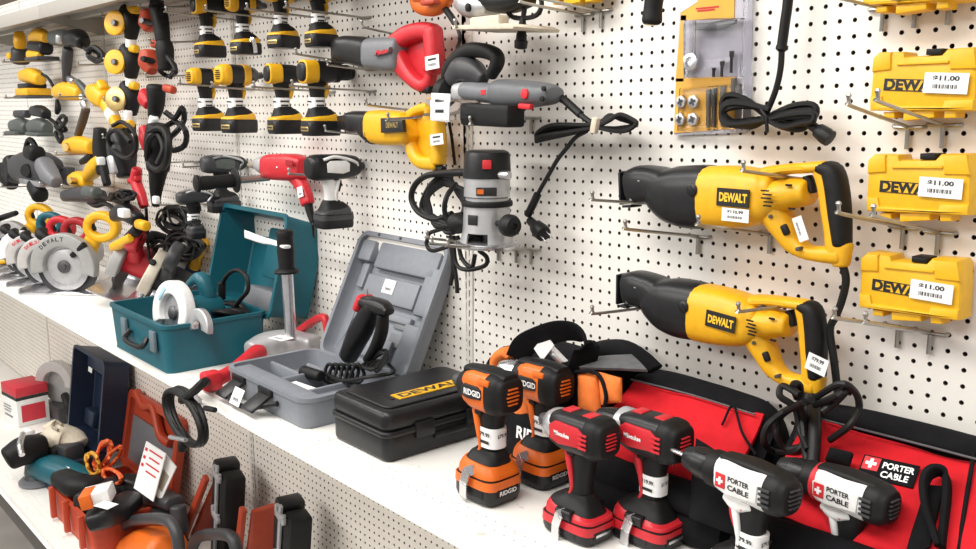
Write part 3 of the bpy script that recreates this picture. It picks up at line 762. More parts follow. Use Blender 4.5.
# packet with white ticket and black plate in it, under the polisher head
t = thing('accessory_packet', 'clear packet with white price ticket and black plate on hooks under the polisher head', 'packet', zz(200, 500, -.15))
b = MB(); c = zz(60, 425, -.17); b.box(c, (.066, .004, .060), frame((1, 0, -.04), ZA), .001); b.mi = 1
b.text('-', c + V((0, -.003, .014)), XA, ZA, .008, .03, .02); b.rect(c + V((0, -.0025, -.008)), XA, ZA, .03, .007)
part(b, 'price_ticket', [WHT, INK], t)
b = MB(); b.box(zz(340, 468, -.15), (.15, .05, .045), frame((1, 0, -.02), ZA), .006); part(b, 'black_plate', BLK, t)
b = MB(); P = [zz(*p, -.17) for p in ((-20, 490), (5, 372), (130, 392), (165, 385), (260, 432), (430, 440), (425, 505), (150, 500))]
b.prism([(p.x, p.z) for p in P], (0, 0, 0), XA, ZA, YA, -.185, -.12, .006); part(b, 'clear_tray', mat('clear_film', (.92, .92, .94), .12, trans=1.0, ior=1.06, var=0), t)
hook((388, 120), 'peg hook under the clear packet and polisher head', (470, 112), .2)
hook((470, 124), 'peg hook under the black plate below the polisher', (533, 118))

# ------------------------------------------------------------------ router
z = zp(400, 140, 3.66); RY = -.12
zz = lambda x, y, Y=RY: aY(*z([(x, y)])[0], Y)
c0, c1 = zz(318, 378), zz(325, 40); ax = V((0, 0, 1)); k = kpx(c0) / 3.66 * 1.1
base = V((c0.x, RY, c0.z)); H = lambda y: (zz(320, y).z - base.z)
t = thing('router', 'silver fixed-base router with black top on hooks at the upright', 'router', base)
def cyl(name, m, ys, n=28): 
    b = MB(); b.lathe(base, ZA, [(r * k, H(y)) for (r, y) in ys], n); return part(b, name, m, t)
cyl('motor_cap', BLKP, [(10, 36), (60, 37), (72, 44), (76, 60), (79, 120), (80, 138), (60, 138)])
cyl('motor_barrel', ALU, [(40, 136), (76, 136), (76, 205), (70, 210), (70, 226), (60, 226)])
cyl('clamp_ring', BLK, [(60, 218), (84, 222), (86, 230), (84, 240), (60, 242)])
# base casting with its chip window cut out at the front
b = MB(); k0 = 5
def arcwall(y0, y1, r0, r1, a0, a1, th=.004, n=24):
    vs = []; fs = []
    for i in range(n + 1):
        a = a0 + (a1 - a0) * i / n
        for (rr, yy) in ((r0, y0), (r1, y1)):
            for q in (0, th): vs.append(base + V((math.cos(a) * (rr * k - q), math.sin(a) * (rr * k - q), H(yy))))
    for i in range(n):
        p = i * 4; q = p + 4
        fs += [(p, q, q + 2, p + 2), (p + 1, p + 3, q + 3, q + 1), (p, p + 1, q + 1, q), (p + 2, q + 2, q + 3, p + 3)]
    fs += [(0, 2, 3, 1), (n * 4, n * 4 + 1, n * 4 + 3, n * 4 + 2)]
    b.add(vs, fs)
arcwall(335, 238, 82, 76, 0, 2 * PI); av = math.atan2(CP.y - base.y, CP.x - base.x)
aw = av - .42
arcwall(380, 335, 92, 82, aw + .45, aw - .45 + 2 * PI)
b.lathe(base, ZA, [(60, H(372)), (60 * k, H(366))], 8) if False else None
part(b, 'base_casting', ALU, t)
cyl('base_plate', STL, [(60, 368), (104, 372), (112, 380), (110, 388), (60, 389)], 36)
cyl('collet', DSTL, [(10, 330), (18, 335), (18, 372), (8, 374)], 14)
dv = V((math.cos(av), math.sin(av), 0)); lat = V((-dv.y, dv.x, 0))
if lat.dot(RT) < 0: lat = -lat
def onr(ang, y, r): d = V((math.cos(av + ang), math.sin(av + ang), 0)); return base + d * (r * k) + V((0, 0, H(y))), d, V((-d.y, d.x, 0))
p, d, l = onr(.0, 85, 80); l = l if l.dot(RT) > 0 else -l
b = MB(); b.box(p, (.012, .019, .019), frame(d, ZA), .002); part(b, 'switch', REDI, t)
p, d, l = onr(-.02, 182, 77.5); b = MB(); b.box(p, (.003, .044, .018), frame(d, ZA), .001); part(b, 'name_plate', LBL, t)
b = MB(); b.box(p + d * .0006 - l * .013, (.003, .014, .010), frame(d, ZA)); part(b, 'orange_mark', ORG, t)
b = MB(); b.text('ROUTER', p + d * .0022 + l * .008, l, ZA, .006, .022); part(b, 'lettering', STL, t) if False else None
p, d, l = onr(-.55 if False else -.62, 285, 80); b = MB(); b.box(p, (.003, .024, .022), frame(d, ZA), .001); part(b, 'rating_plate', LBL, t)
p = zz(395, 130); b = MB(); b.lathe(p, lat * .8 + dv * .6, [(.010, -.02), (.010, 0), (.009, .004), (.006, .005)], 14); part(b, 'brush_cap', STL, t)
# two knobs; the one on the right shows
kp = zz(385, 310, RY - .02); kd = (lat * .55 + dv * .85).normalized()
b = MB(); b.lathe(kp, kd, [(.006, -.03), (.008, -.005), (.018, 0), (.0235, .010), (.0235, .024), (.018, .034), (.007, .036), (.006, .032)], 20); part(b, 'knob', BLK, t)
b = MB(); b.lathe(base - lat * .05 + V((0, 0, H(310))), -lat * .6 + V((0, .5, 0)), [(.006, 0), (.018, .01), (.023, .02), (.023, .034), (.016, .042), (.004, .044)], 18); part(b, 'knob', BLK, t)
rnd = random.Random(21); b = MB()
b.loft([zz(262, 118), zz(190, 120), zz(130, 124)], [.009, .0085, .007], YA)
b.tube([zz(150, 122), zz(95, 132), zz(55, 165), zz(42, 215), zz(70, 265), zz(130, 290), zz(190, 270)], .0075, 8)
for j in range(9):
    q = rnd.uniform(-26, 26)
    b.tube([zz(150, 150 + q, RY + .02), zz(105, 190 + q), zz(95 + q, 250), zz(130, 300 + q), zz(200, 310), zz(235, 260 + q, RY + .03), zz(225 + q, 190, RY + .04), zz(180, 150 + q, RY + .03)], .0055, 7, 4, True)
for j in range(5):
    q = j * 14; b.tube([zz(135 + j * 4, 300 + q * .3), zz(180, 285 + q), zz(245, 262 + q, RY - .02)], .0055, 7)
b.tube([zz(205, 160), zz(170, 210, RY - .04), zz(165, 270, RY - .04), zz(200, 345, RY - .03)], .006, 7)
b.tube([zz(210, 310), zz(140, 330), zz(105, 345), zz(100, 390), zz(125, 405), zz(190, 385)], .005, 7)
b.tube([zz(195, 350), zz(205, 450), zz(245, 475), zz(310, 460), zz(318, 430), zz(290, 405)], .0052, 7)
b.tube([zz(190, 350), zz(195, 470), zz(185, 530)], .0052, 7); b.tube([zz(210, 350), zz(225, 430), zz(262, 465), zz(275, 420)], .0052, 7)
b.tube([zz(180, 350), zz(205, 500), zz(210, 560)], .0052, 7)
part(b, 'power_cord', CORD, t)
hook((427, 238), 'peg hook under the left side of the router base', (500, 246), .2)
hook((448, 246), 'peg hook under the right side of the router base', (533, 249), .22)
hook((432, 244), 'middle peg hook under the router base', (518, 248), .21)

# ------------------------------------------------------------------ silver grinder cut by the top edge
z = zp(400, 0, 3.754); GY = -.11; zz = lambda x, y, Y=GY: aY(*z([(x, y)])[0], Y)
t = thing('metal_grinder', 'silver grinder with black body lying on a white plate at the top edge', 'grinder', zz(320, 100))
part(rings(z, [(235, -20, 40), (262, -30, 66), (300, -30, 72), (345, -20, 62)], GY, [.025, .032, .034, .03], 2.4), 'gear_head', ALU, t)
b = MB(); b.lathe(zz(258, 28, GY - .032), (-.3, -1, 0), [(.009, -.006), (.009, .004), (.006, .006)], 14); part(b, 'spindle_button', BLK, t)
part(rings(z, [(330, -40, 35), (370, -45, 50), (420, -45, 50), (470, -40, 30)], GY, [.03, .034, .034, .03], 2.4), 'motor_body', BLKP, t)
b = MB(); P = [zz(*p, -.17) for p in ((205, 96), (420, 88), (440, 100), (436, 110), (210, 112))]; b.prism([(p.x, p.z) for p in P], (0, 0, 0), XA, ZA, YA, -.18, -.05, .002)
b.box(zz(335, 85, -.15), (.09, .03, .025), None, .004); part(b, 'white_plate', CRM, t)
b = MB(); b.tube([zz(470, -20), zz(468, 30), zz(458, 90)], .0052, 8); b.tube([zz(390, 20, GY - .02), zz(420, 62), zz(470, 68), zz(515, 55), zz(532, 15), zz(520, -30)], .005, 8)
e = zz(448, 120); b.lathe(zz(460, 85), (-.1, 0, -1), [(.005, -.01), (.0075, 0), (.009, .02), (.011, .024), (.011, .034), (.014, .036), (.013, .05), (.010, .052), (.002, .053)], 12)
o = part(b, 'power_cord', CORD, t); prongs(zz(449, 148), (-.08, 0, -1), o, 1.0)
hook((455, 27), 'peg hook under the white plate at the top edge', (520, 27))
# orange tool at the top edge
t = thing('orange_sander', 'orange power tool with black cord cut by the top edge above the red saw', 'sander', zz(110, 48))
b = MB(); b.loft([zz(60, -30), zz(70, 15), zz(110, 28), zz(150, 20), zz(185, -20)], [.014, .018, .020, .018, .016], YA, 2.4); b.loft([zz(80, -30), zz(140, -25)], [.03, .03], YA); part(b, 'body', ORG, t)
b = MB(); b.box(zz(112, 8, GY - .03), (.05, .02, .012), None, .004); part(b, 'switch', RORG, t)
b = MB(); b.tube([zz(160, 20), zz(190, 60), zz(212, 95)], .0078, 8); b.tube([zz(205, 85), zz(220, 115), zz(225, 150), zz(215, 180, -.06)], .0045, 8); part(b, 'power_cord', CORD, t)
# cord running down the upright behind the saws
b = MB(); b.tube(L([(452, 100), (449, 118), (452, 140), (455, 165)], -.03), .0038, 8)
solo(b, 'hanging_lead', CORD, 'thin black cord hanging down beside the upright above the router', 'cord')
# ------------------------------------------------------------------ cordless drills
def place_head(nose, rear, hz):
    n, r = aZ(nose[0], nose[1], ZS + hz), aZ(rear[0], rear[1], ZS + hz); return n, r
HZ = .178     # height of the head axis above the battery's underside in the model
def drill(name, label, cat, group, loc, fwd, st, sc=1.0, tilt=0.0, roll=0.0):
    """pistol-grip tool; loc = point under the head axis on the underside of the battery, fwd = where the nose points."""
    R = frame(V(fwd), ZA) @ Matrix.Rotation(tilt, 3, 'Y') @ Matrix.Rotation(roll, 3, 'X')
    t = thing(name, label, cat, loc, R, group, sc)
    P = lambda b, nm, m, par=t, label=None: part(b, nm, m, par, False, label)
    g = st.get; kind = g('kind', 'impact'); hl = g('hl', .062); hr = g('hr', .032); up = V((0, 1, 0))
    bl, bh = g('bl', .056), g('bh', .044)
    # battery and foot
    b = MB(); b.loft([(.004, 0, .004), (.004, 0, .012), (.004, 0, bh - .004), (.004, 0, bh)], [(bl - .003, .036), (bl, .038), (bl, .038), (bl - .002, .037)], up, g('bex', 5), 28, 1, 0); bat = P(b, 'battery', g('bat', BLKP))
    if g('bband'):
        b = MB(); b.loft([(.004, 0, bh - .016), (.004, 0, bh - .002)], [(bl + .0012, .039), (bl + .0006, .0385)], up, 5, 28, 1, 0); P(b, 'battery_band', g('bband'), bat)
    b = MB(); b.loft([(.002, 0, bh), (.002, 0, bh + .010), (.0, 0, bh + .020), (-.002, 0, bh + .031), (-.002, 0, bh + .040)], [(bl - .003, .036), (bl - .005, .035), (bl - .013, .030), (.030, .021), (.022, .018)], up, 3.6, 28, 3, 0); foot = P(b, 'foot', g('foot', BLK))
    if g('facc'):
        b = MB(); b.loft([(.002, 0, bh + .001), (.002, 0, bh + .010), (.001, 0, bh + g('fh', .017))], [(bl - .0015, .0372), (bl - .0035, .0362), (bl - .011, .0312)], up, 4.2, 28, 2, 0); fa = P(b, 'foot_accent', g('facc'), foot)
        if g('fcut'):
            for s in (-1, 1):
                b = MB(); b.loft([(-.014, s * .034, bh + .010), (.016, s * .034, bh + .010)], [.0085, .0085], (0, 0, 1), 4, er=.2); P(b, 'foot_insert', g('fcut'), foot)
    if g('btext'):
        b = MB(); b.box((-bl + .0035, 0, bh * .52), (.002, .044, .013), None, .0005); b.mi = 1
        b.text(g('btext'), (-bl + .0022, 0, bh * .52), -YA, ZA, .0075, .036, .02); P(b, 'battery_label', [g('blab', LBL), g('btc', STL)], bat)
        b = MB(); b.box((0, .0376, bh * .45), (.05, .0016, .012), None, .0004); P(b, 'side_label', g('blab', LBL), bat)
    # grip
    b = MB(); b.loft([(-.002, 0, bh + .028), (-.003, 0, bh + .055), (-.006, 0, bh + .085), (-.008, 0, HZ - .028), (-.004, 0, HZ - .012)], [(.0215, .017), (.0195, .0165), (.0205, .017), (.024, .019), (.030, .022)], up, 2.6, 20); P(b, 'grip', g('grip', BLK))
    if g('gacc'):
        for s in (-1, 1):
            b = MB(); b.loft([(.016, s * .0145, HZ - .032), (.008, s * .0165, HZ - .06), (.004, s * .0155, HZ - .09), (.010, s * .0150, bh + .035)], [.006, .005, .0036, .003], up, 2.4); P(b, 'grip_accent', g('gacc'))
    b = MB(); b.loft([(.019, 0, HZ - .030), (.024, 0, HZ - .048), (.018, 0, HZ - .068)], [(.009, .009), (.0075, .0095), (.007, .009)], up, 2.4); P(b, 'trigger', g('trig', BLK))
    b = MB(); b.box((.006, 0, HZ - .034), (.016, .042, .007), None, .002); P(b, 'direction_switch', g('dsw', BLK))
    # head
    z = HZ
    b = MB(); b.loft([(-hl, 0, z), (-hl + .012, 0, z), (-.01, 0, z), (hl * .6, 0, z), (hl, 0, z)], [(hr - .004, hr - .005), (hr, hr - .002), (hr, hr - .002), (hr - .001, hr - .003), (hr - .005, hr - .006)], up, g('hex', 2.8), 28, 3, .4); head = P(b, 'motor_housing', g('head', BLKP))
    if g('cap'):
        b = MB(); b.loft([(-hl - .012, 0, z), (-hl - .004, 0, z), (-hl + .010, 0, z)], [(hr - .005, hr - .006), (hr - .0005, hr - .0015), (hr + .0012, hr - .0006)], up, g('hex', 3.0), 28, 2, .25); cp = P(b, 'rear_cap', g('cap'))
        for k in range(-2, 3):
            for s in (0,):
                b = MB(); b.box((-hl - .0185, 0, z + k * .006), (.006, .026 - abs(k) * .003, .0025), None, .0008); P(b, 'vent', g('ventm', BLK), cp)
    if g('band'):
        b = MB(); x0, x1 = g('bandx', (-.03, .0)); b.loft([(x0, 0, z), (x1, 0, z)], [(hr + .0012, hr - .0006)] * 2, up, g('hex', 2.8), 28, 1, .1); P(b, 'band', g('band'), head)
    if g('side'):
        for s in (-1, 1):
            pr = [(-.030, -.013), (-.032, .012), (-.02, .019), (.03, .019), (.042, .010), (.040, -.012), (.02, -.018)]
            if g('ss'): pr = [(q[0] * .62 + .006, q[1] * .62) for q in pr]
            b = MB(); b.prism([(q[0], q[1] + z) for q in pr], (0, 0, 0), XA, ZA, YA * s, hr - .012, hr + .0005, .002); sd = P(b, 'side_panel', g('side'), head)
            if g('word'):
                w = g('word'); ws = w if isinstance(w, list) else [w]
                for i, q in enumerate(ws):
                    b = MB(); zz_ = z + .001 + (len(ws) - 1) * .006 - i * .012
                    b.text(q, (g('wx', .004), s * (hr + .0012), zz_), XA * (-1 if s > 0 else 1), ZA, g('wh', .009), g('ww', .042), .03); P(b, 'lettering', g('wc', WHT), sd)
            if g('wbox'):
                b = MB(); b.box((.030, s * (hr + .0008), z), (.017, .0016, .021), None, .0005); lg = P(b, 'logo_plate', REDI, sd)
                b = MB(); b.box((.030, s * (hr + .002), z), (.011, .001, .0036)); b.box((.030, s * (hr + .002), z), (.0036, .0011, .011)); P(b, 'cross_mark', WHT, lg)
            if g('vside'):
                for k in range(4):
                    b = MB(); b.box((g('vx', -.030), s * (hr + .0004), z + .011 - k * .0075), (.018, .003, .004), None, .001); P(b, 'vent', g('vside'), head)
    if g('top'):
        b = MB(); b.loft([(-.045, 0, z + hr - .006), (.0, 0, z + hr - .004), (.045, 0, z + hr - .006)], [(.007, .016), (.0075, .018), (.006, .014)], up, 3); P(b, 'top_cover', g('top'), head)
    if g('bit'):
        b = MB(); b.lathe((hl + .065, 0, z), XA, [(.0035, 0), (.0035, .03), (.002, .036)], 8); P(b, 'driver_bit', g('bit'))
    if g('tpatch'):
        for xx in (-.022, .022):
            b = MB(); b.box((xx, 0, z + hr - .0008), (.02, .026, .004), None, .0015); P(b, 'top_patch', g('tpatch'), head)
    if g('rpatch'):
        for s in (-1, 1):
            b = MB(); b.box((-hl * .55, s * (hr - .004), z + hr * .62), (hl * .8, .008, .010), None, .003); P(b, 'edge_stripe', g('rpatch'), head)
    if g('skirt'):
        b = MB(); b.loft([(.03, 0, z - hr + .004), (.012, 0, z - hr - .002), (-.012, 0, z - hr + .002)], [(.009, .021), (.013, .022), (.008, .02)], up, 3.4, 20); P(b, 'trigger_skirt', g('skirt'))
        b = MB(); b.loft([(.026, 0, z - hr - .008), (.022, 0, z - hr - .028), (.012, 0, z - hr - .05)], [(.009, .010), (.008, .010), (.006, .009)], up, 2.6); P(b, 'trigger_guard', g('trig'))
    if kind == 'impact':
        b = MB(); r0 = hr - .005
        b.lathe((hl - .004, 0, z), XA, [(r0, 0), (r0, .010), (r0 - .003, .022), (r0 - .009, .031), (.013, .034)], 26); P(b, 'nose_cone', g('nose', ALU))
        b = MB(); b.lathe((hl + .027, 0, z), XA, [(.011, 0), (.011, .016), (.008, .022), (.003, .022)], 16); P(b, 'collet', DSTL)
    else:
        b = MB(); b.lathe((hl - .004, 0, z), XA, [(hr - .006, 0), (hr - .003, .004), (hr - .003, .020), (hr - .008, .024)], 26); P(b, 'clutch_ring', g('ring', BLK))
        if g('ring2'):
            b = MB(); b.lathe((hl - .008, 0, z), XA, [(hr - .003, 0), (hr - .0015, .002), (hr - .0015, .008), (hr - .004, .010)], 26); P(b, 'colour_ring', g('ring2'))
        b = MB(); b.lathe((hl + .020, 0, z), XA, [(.020, 0), (.022, .003), (.022, .026), (.020, .028), (.020, .033), (.016, .046), (.010, .050), (.004, .050)], 22); ch = P(b, 'chuck', g('chuck', BLKP))
        for k in range(12):
            a = k * PI / 6
            if k % 2 == 0:
                b = MB(); b.box((hl + .034, .0222 * math.cos(a), z + .0222 * math.sin(a)), (.018, .002, .002)); P(b, 'chuck_rib', g('chuck', BLKP), ch)
    if g('hookring'):
        b = MB(); b.tube([(hl * .9, .018, z - .02), (hl * 1.1, .03, z + .01), (.0, .034, z + .030), (-.04, .03, z + .022)], .0045, 8); b.tube([(hl * .9, -.018, z - .02), (hl * 1.1, -.03, z + .01), (.0, -.034, z + .030), (-.04, -.03, z + .022)], .0045, 8); P(b, 'side_trim', g('hookring'))
    if g('clip'):
        s = g('clip'); b = MB()
        pts = [(.0, s * .036, bh + .012), (.004, s * .046, bh + .010), (.010, s * .047, bh - .01), (.014, s * .044, bh - .034)]
        for i in range(3):
            a, c = V(pts[i]), V(pts[i + 1]); d = c - a
            b.box((a + c) / 2, (d.length + .003, .016, .0022), frame(d, YA * s))
        P(b, 'belt_clip', STL)
    if g('price'):
        s = g('pside', -1); y = s * .0178; b = MB(); zc = g('pz', HZ - .085); xr = XA if s < 0 else -XA
        b.loft([(-.006, 0, zc - .016), (-.006, 0, zc + .016)], [(.0225, .0182), (.0228, .0184)], up, 2.6, 20, 1, 0); b.mi = 1
        b.text(g('price'), (-.006, s * .0190, zc + .006), xr, ZA, .0075, .027, .03); b.rect((-.006, s * .0190, zc - .006), xr, ZA, .024, .005)
        b.text(g('price'), (-.030, 0, zc + .005), -YA, ZA, .007, .022, .03)
        P(b, 'price_label', [WHT, INK])
    return t

DW = dict(head=BLKP, cap=YEL, grip=BLK, foot=BLK, facc=YEL, bat=BLKP, btext='-', blab=GOLD, btc=LBL, nose=DSTL, price='-', trig=YEL, hl=.046, hr=.028, bl=.050, band=YEL, bandx=(.015, .035))
DD = dict(DW, kind='drill', cap=None, band=YEL, bandx=(-.046, -.012), hl=.046)
GD = 'yellow and black cordless drills hung in two rows'
def wall_drill(label, head, foot, st, sc=1.0, Y=-.105, fwd=(0.05, 1, 0), name='impact_driver', cat='drill', group=GD, tilt=0):
    h = aY(head[0], head[1], Y); f = aY(foot[0], foot[1], Y)
    s = (h.z - f.z) / HZ * sc if sc else 1
    return drill(name, label, cat, group, V((h.x, Y, f.z)), fwd, st, s, tilt)
W1 = [((207, 6), (207, 59), DD, 'upper row cordless drill nearest the column of orange tools', (.05, 1, 0)),
      ((243, 4), (243, 56), dict(DW, clip=-1), 'upper row cordless drill, second from the orange tools', (-.1, 1, 0)),
      ((281, -6), (280, 50), DW, 'upper row cordless drill, third from the orange tools, above the third lower drill', (-.25, 1, 0)),
      ((319, -8), (317, 49), dict(DW, clip=1), 'upper row cordless drill nearest the red reciprocating saw', (.05, 1, 0))]
W2 = [((206, 77), (206, 132), DW, 'lower row cordless driver with round yellow end cap, above the small black driver', (-.15, 1, 0)),
      ((236, 75), (236, 134), dict(DW, hr=.031), 'lower row cordless driver with yellow end cap, above the grey driver', (-.15, 1, 0)),
      ((283, 74), (282, 135), dict(DD, clip=1), 'lower row cordless drill above the red hammer drill', (.1, 1, 0)),
      ((318, 72), (318, 137), dict(DD, hr=.031, bandx=(-.046, -.012)), 'lower row cordless drill with wide yellow band, beside the yellow saw nose', (.05, 1, 0))]
for i, (h, f, st, lb, fw) in enumerate(W1 + W2): wall_drill(lb, h, f, dict(st, pside=-1), fwd=fw, name='cordless_drill')
for i, (h, x0) in enumerate([((192, 11), 200), ((226, 12), 240), ((262, 7), 281), ((296, 10), 320)]):
    hook((x0 - 34, 12 - i * 1.5), ['peg hook under the first upper row drill head', 'peg hook under the second upper row drill head', 'peg hook under the third upper row drill head', 'peg hook under the fourth upper row drill head'][i], length=.24, rise=.01, stem=False)
for i, (tx, ty) in enumerate([(180, 84), (212, 87), (254, 87), (292, 86)]):
    hook((tx, ty), ['peg hook under the first lower row driver head', 'peg hook under the second lower row driver head', 'peg hook under the third lower row drill head', 'peg hook under the fourth lower row drill head'][i], length=.24, rise=.01, stem=False)
hook((296, 54), 'peg hook with raised tip above the fourth lower row drill', length=.2, rise=.02, stem=False)
MK = dict(head=DGR, cap=None, grip=BLK, foot=BLK, bat=BLKP, bband=DGR, nose=BLKP, hookring=STL, side=GRNM, facc=DGR)
wall_drill('grey and black cordless driver with bright trim behind the black side handle', (221, 164), (224, 213), MK, Y=-.09, group=None, name='impact_driver')
wall_drill('small black cordless driver with white sticker, below the black side handle', (193, 195), (191, 238), dict(MK, side=None, hookring=ALU, bl=.034, price='-', hr=.026), Y=-.2, group=None, name='impact_driver', sc=.95)
wall_drill('black and white cordless drill hanging between the red hammer drill and grey case', (331, 167), (334, 229), dict(MK, head=BLKP, gacc=WHTP, side=WHTP, hookring=WHTP, hr=.037, bl=.052, facc=DGR, grip=WHTP), Y=-.1, group=None, name='cordless_drill')
hook((183, 167), 'long peg hook left of the red hammer drill, its rod behind the black driver head', length=.2, rise=.0, stem=False)
hook((289, 174), 'peg hook crossing the red hammer drill body', (350, 177), stem=False)
# red hammer drill with side handle
HY = -.085; z = zp(240, 140, 5.49); zz = lambda x, y, Y=HY: aY(*z([(x, y)])[0], Y)
t = thing('hammer_drill', 'red corded hammer drill with long black side handle on the board', 'drill', zz(250, 400))
part(rings(z, [(155, 82, 195), (175, 78, 215), (240, 75, 222), (310, 78, 222), (345, 95, 215)], HY, [.03, .036, .037, .036, .026], 3.2), 'motor_housing', RED, t)
b = MB().loft([zz(300, 185), zz(335, 240), zz(360, 300), zz(372, 345)], [(.027, .022), (.021, .019), (.021, .018), (.022, .018)], YA, 2.8); part(b, 'grip', RED, t)
part(rings(z, [(110, 95, 170), (130, 88, 185), (158, 86, 195)], HY, [.024, .03, .031], 2.3), 'gear_collar', LGR, t)
b = MB(); b.loft([zz(50, 138), zz(75, 135), zz(105, 130)], [.007, .013, .016], YA); part(b, 'chuck', TAN, t)
b = MB(); b.lathe(zz(205, 152, HY - .037), -YA, [(.004, -.004), (.004, .002), (.002, .003)], 10); part(b, 'screw', STL, t)
b = MB(); b.box(zz(270, 125, HY - .036), (.04, .003, .014)); part(b, 'name_plate', mat('dark_red', (.35, .01, .015), .5), t)
sticker(zz(330, 285, HY - .021), (1, 0, .25), (-.25, 0, 1), .03, .03, None, t, n=-YA)
b = MB(); b.loft([zz(375, 350), zz(385, 400), zz(398, 450)], [.013, .011, .008], YA); b.tube([zz(395, 440), zz(402, 480), zz(408, 530, -.05)], .0045, 8, 3); part(b, 'power_cord', CORD, t)
hp0 = zz(160, 205, HY); hd = (V((0, -1, -.045)) + V((-.12, 0, 0))).normalized()
b = MB(); b.lathe(hp0, hd, [(.011, 0), (.011, .115)], 14); sh = part(b, 'side_handle_rod', ZINC, t)
o0 = hp0 + hd * .10
b = MB(); b.lathe(o0, hd, [(.015, 0), (.036, .002), (.038, .005), (.036, .008), (.020, .012), (.0205, .03), (.019, .06), (.0215, .09), (.020, .112), (.0255, .116), (.0255, .124), (.018, .128)], 20); part(b, 'side_handle', BLK, t)

# drills standing on the shelf
RG = dict(head=ORG, hex=3.4, rpatch=ORG, bband=ORG, fh=.022, cap=BLK, grip=BLK, gacc=ORG, foot=BLK, facc=ORG, bat=BLKP, btext='RIDGID', blab=BLK, btc=WHT, nose=BLK, top=BLK, side=LBL, word='RIDGID', ss=1, wc=WHT, wh=.010, ww=.038, price='$79.99', pside=1, clip=1, hr=.033, ventm=ORG, pz=.105)
ML = dict(pside=1, head=BLKP, hex=3.4, tpatch=RED, fcut=BLKP, cap=BLK, ventm=REDI, grip=BLK, gacc=RED, foot=BLK, facc=RED, bat=BLKP, bband=RED, btext='-', blab=BLKP, btc=STL, nose=ALU, side=RED, word='Milwaukee', wc=WHT, wh=.008, ww=.034, wx=.012, vside=RED, vx=-.033, trig=RED, hr=.034, bh=.036, bl=.062, clip=1)
PC = dict(pside=1, kind='drill', head=WHTP, hex=2.4, cap=BLK, ventm=DGR, grip=BLK, gacc=WHTP, foot=BLK, facc=WHTP, bat=BLKP, ring=BLK, side=WHTP, word=['PORTER', 'CABLE'], wc=INK, wh=.008, ww=.036, wx=-.001, wbox=True, top=BLK, trig=REDI, dsw=REDI, skirt=WHTP, hr=.030, hl=.066, vside=DGR, vx=-.043, price='$79.99')
def shelf_drill(label, x, y, h, st, name, fwd=(-1, 0, 0)):
    return drill(name, label, 'drill', None, V((x, y, ZS + .0005)), fwd, st, h / HZ)
shelf_drill('orange and black cordless impact driver on the shelf, nearest the black case', .36, -.342, .213, dict(RG, hl=.032, bl=.045), 'impact_driver', (-1, -.03, 0))
shelf_drill('orange and black cordless drill with silver chuck, behind the orange impact driver', .371, -.214, .206, dict(RG, kind='drill', chuck=STL, ring=BLK, hl=.032, bl=.045), 'cordless_drill', (-1, -.03, 0))
shelf_drill('red and black impact driver with silver nose standing on the shelf', .578, -.325, .186, dict(ML, hl=.044, bl=.056), 'impact_driver')
shelf_drill('red and black cordless drill with black chuck and white price label', .672, -.252, .190, dict(ML, kind='drill', chuck=BLKP, ring=LGR, price='$119.99', pz=.10, hl=.044, bl=.056), 'cordless_drill')
shelf_drill('white and black cordless driver with red cross logo, left of its twin', .894, -.298, .189, dict(PC, bit=STL, hl=.05), 'cordless_driver', (-1, .1, 0))
shelf_drill('white and black cordless drill with red ring behind its chuck', .996, -.203, .180, dict(PC, ring2=REDI, hl=.05), 'cordless_drill', (-1, .1, 0))
# ------------------------------------------------------------------ open and closed cases on the shelf
def rrect(a, b, r, n=4):
    P = []
    for (cx, cy, a0) in ((a / 2 - r, b / 2 - r, 0), (-a / 2 + r, b / 2 - r, PI / 2), (-a / 2 + r, -b / 2 + r, PI), (a / 2 - r, -b / 2 + r, 3 * PI / 2)):
        for k in range(n + 1):
            an = a0 + PI / 2 * k / n; P.append((cx + r * math.cos(an), cy + r * math.sin(an)))
    return P
def tray(c, ea, eb, ew, a, b_, h, th=.006, r=.02, taper=.0, lip=.004, floor=.006, b=None):
    """open rounded box: c = centre of its underside, ew = opening direction."""
    c, ea, eb, ew = V(c), V(ea).normalized(), V(eb).normalized(), V(ew).normalized()
    R = [(-.006, 0), (-taper, .006), (0, h - .012), (lip, h - .010), (lip, h), (-th, h), (-th, h - .012), (-th - taper, floor + .004), (-th - taper - .004, floor)]
    b = b or MB(); vs = []; fs = []; N = None
    for (ins, w) in R:
        P = rrect(a + 2 * ins, b_ + 2 * ins, max(.003, r + ins)); N = len(P)
        vs += [c + ea * p[0] + eb * p[1] + ew * w for p in P]
    for k in range(len(R) - 1):
        for i in range(N):
            j = (i + 1) % N; fs.append((k * N + i, k * N + j, (k + 1) * N + j, (k + 1) * N + i))
    fs.append(tuple(range(N - 1, -1, -1))); fs.append(tuple((len(R) - 1) * N + i for i in range(N)))
    return b.add(vs, fs)
# --- black case with yellow lettering
x0, x1, y0, y1 = -.118, .104, -.402, -.07
t = thing('tool_case', 'closed black hard case with yellow lettering on its lid, lying beside the orange drills', 'case', ((x0 + x1) / 2, (y0 + y1) / 2, ZS))
def slab(name, m, z0, z1, ins, r, parent=t, cx=(x0, x1), cy=(y0, y1)):
    P = rrect(cx[1] - cx[0] - 2 * ins, cy[1] - cy[0] - 2 * ins, .022, 5); b = MB()
    b.prism([(p[0] + (cx[0] + cx[1]) / 2, p[1] + (cy[0] + cy[1]) / 2) for p in P], (0, 0, 0), XA, YA, ZA, ZS + z0, ZS + z1, r, 3); return part(b, name, m, parent)
slab('base', BLKP, .001, .062, .004, .010); slab('seam_rim', BLKP, .054, .067, 0, .004); lid = slab('lid', BLKP, .064, .110, .003, .014)
slab('lid_panel', BLKP, .109, .115, .022, .004, lid)
b = MB(); pc = V((.035, -.225, ZS + .1158)); R = Matrix.Rotation(math.radians(90), 3, 'Z')
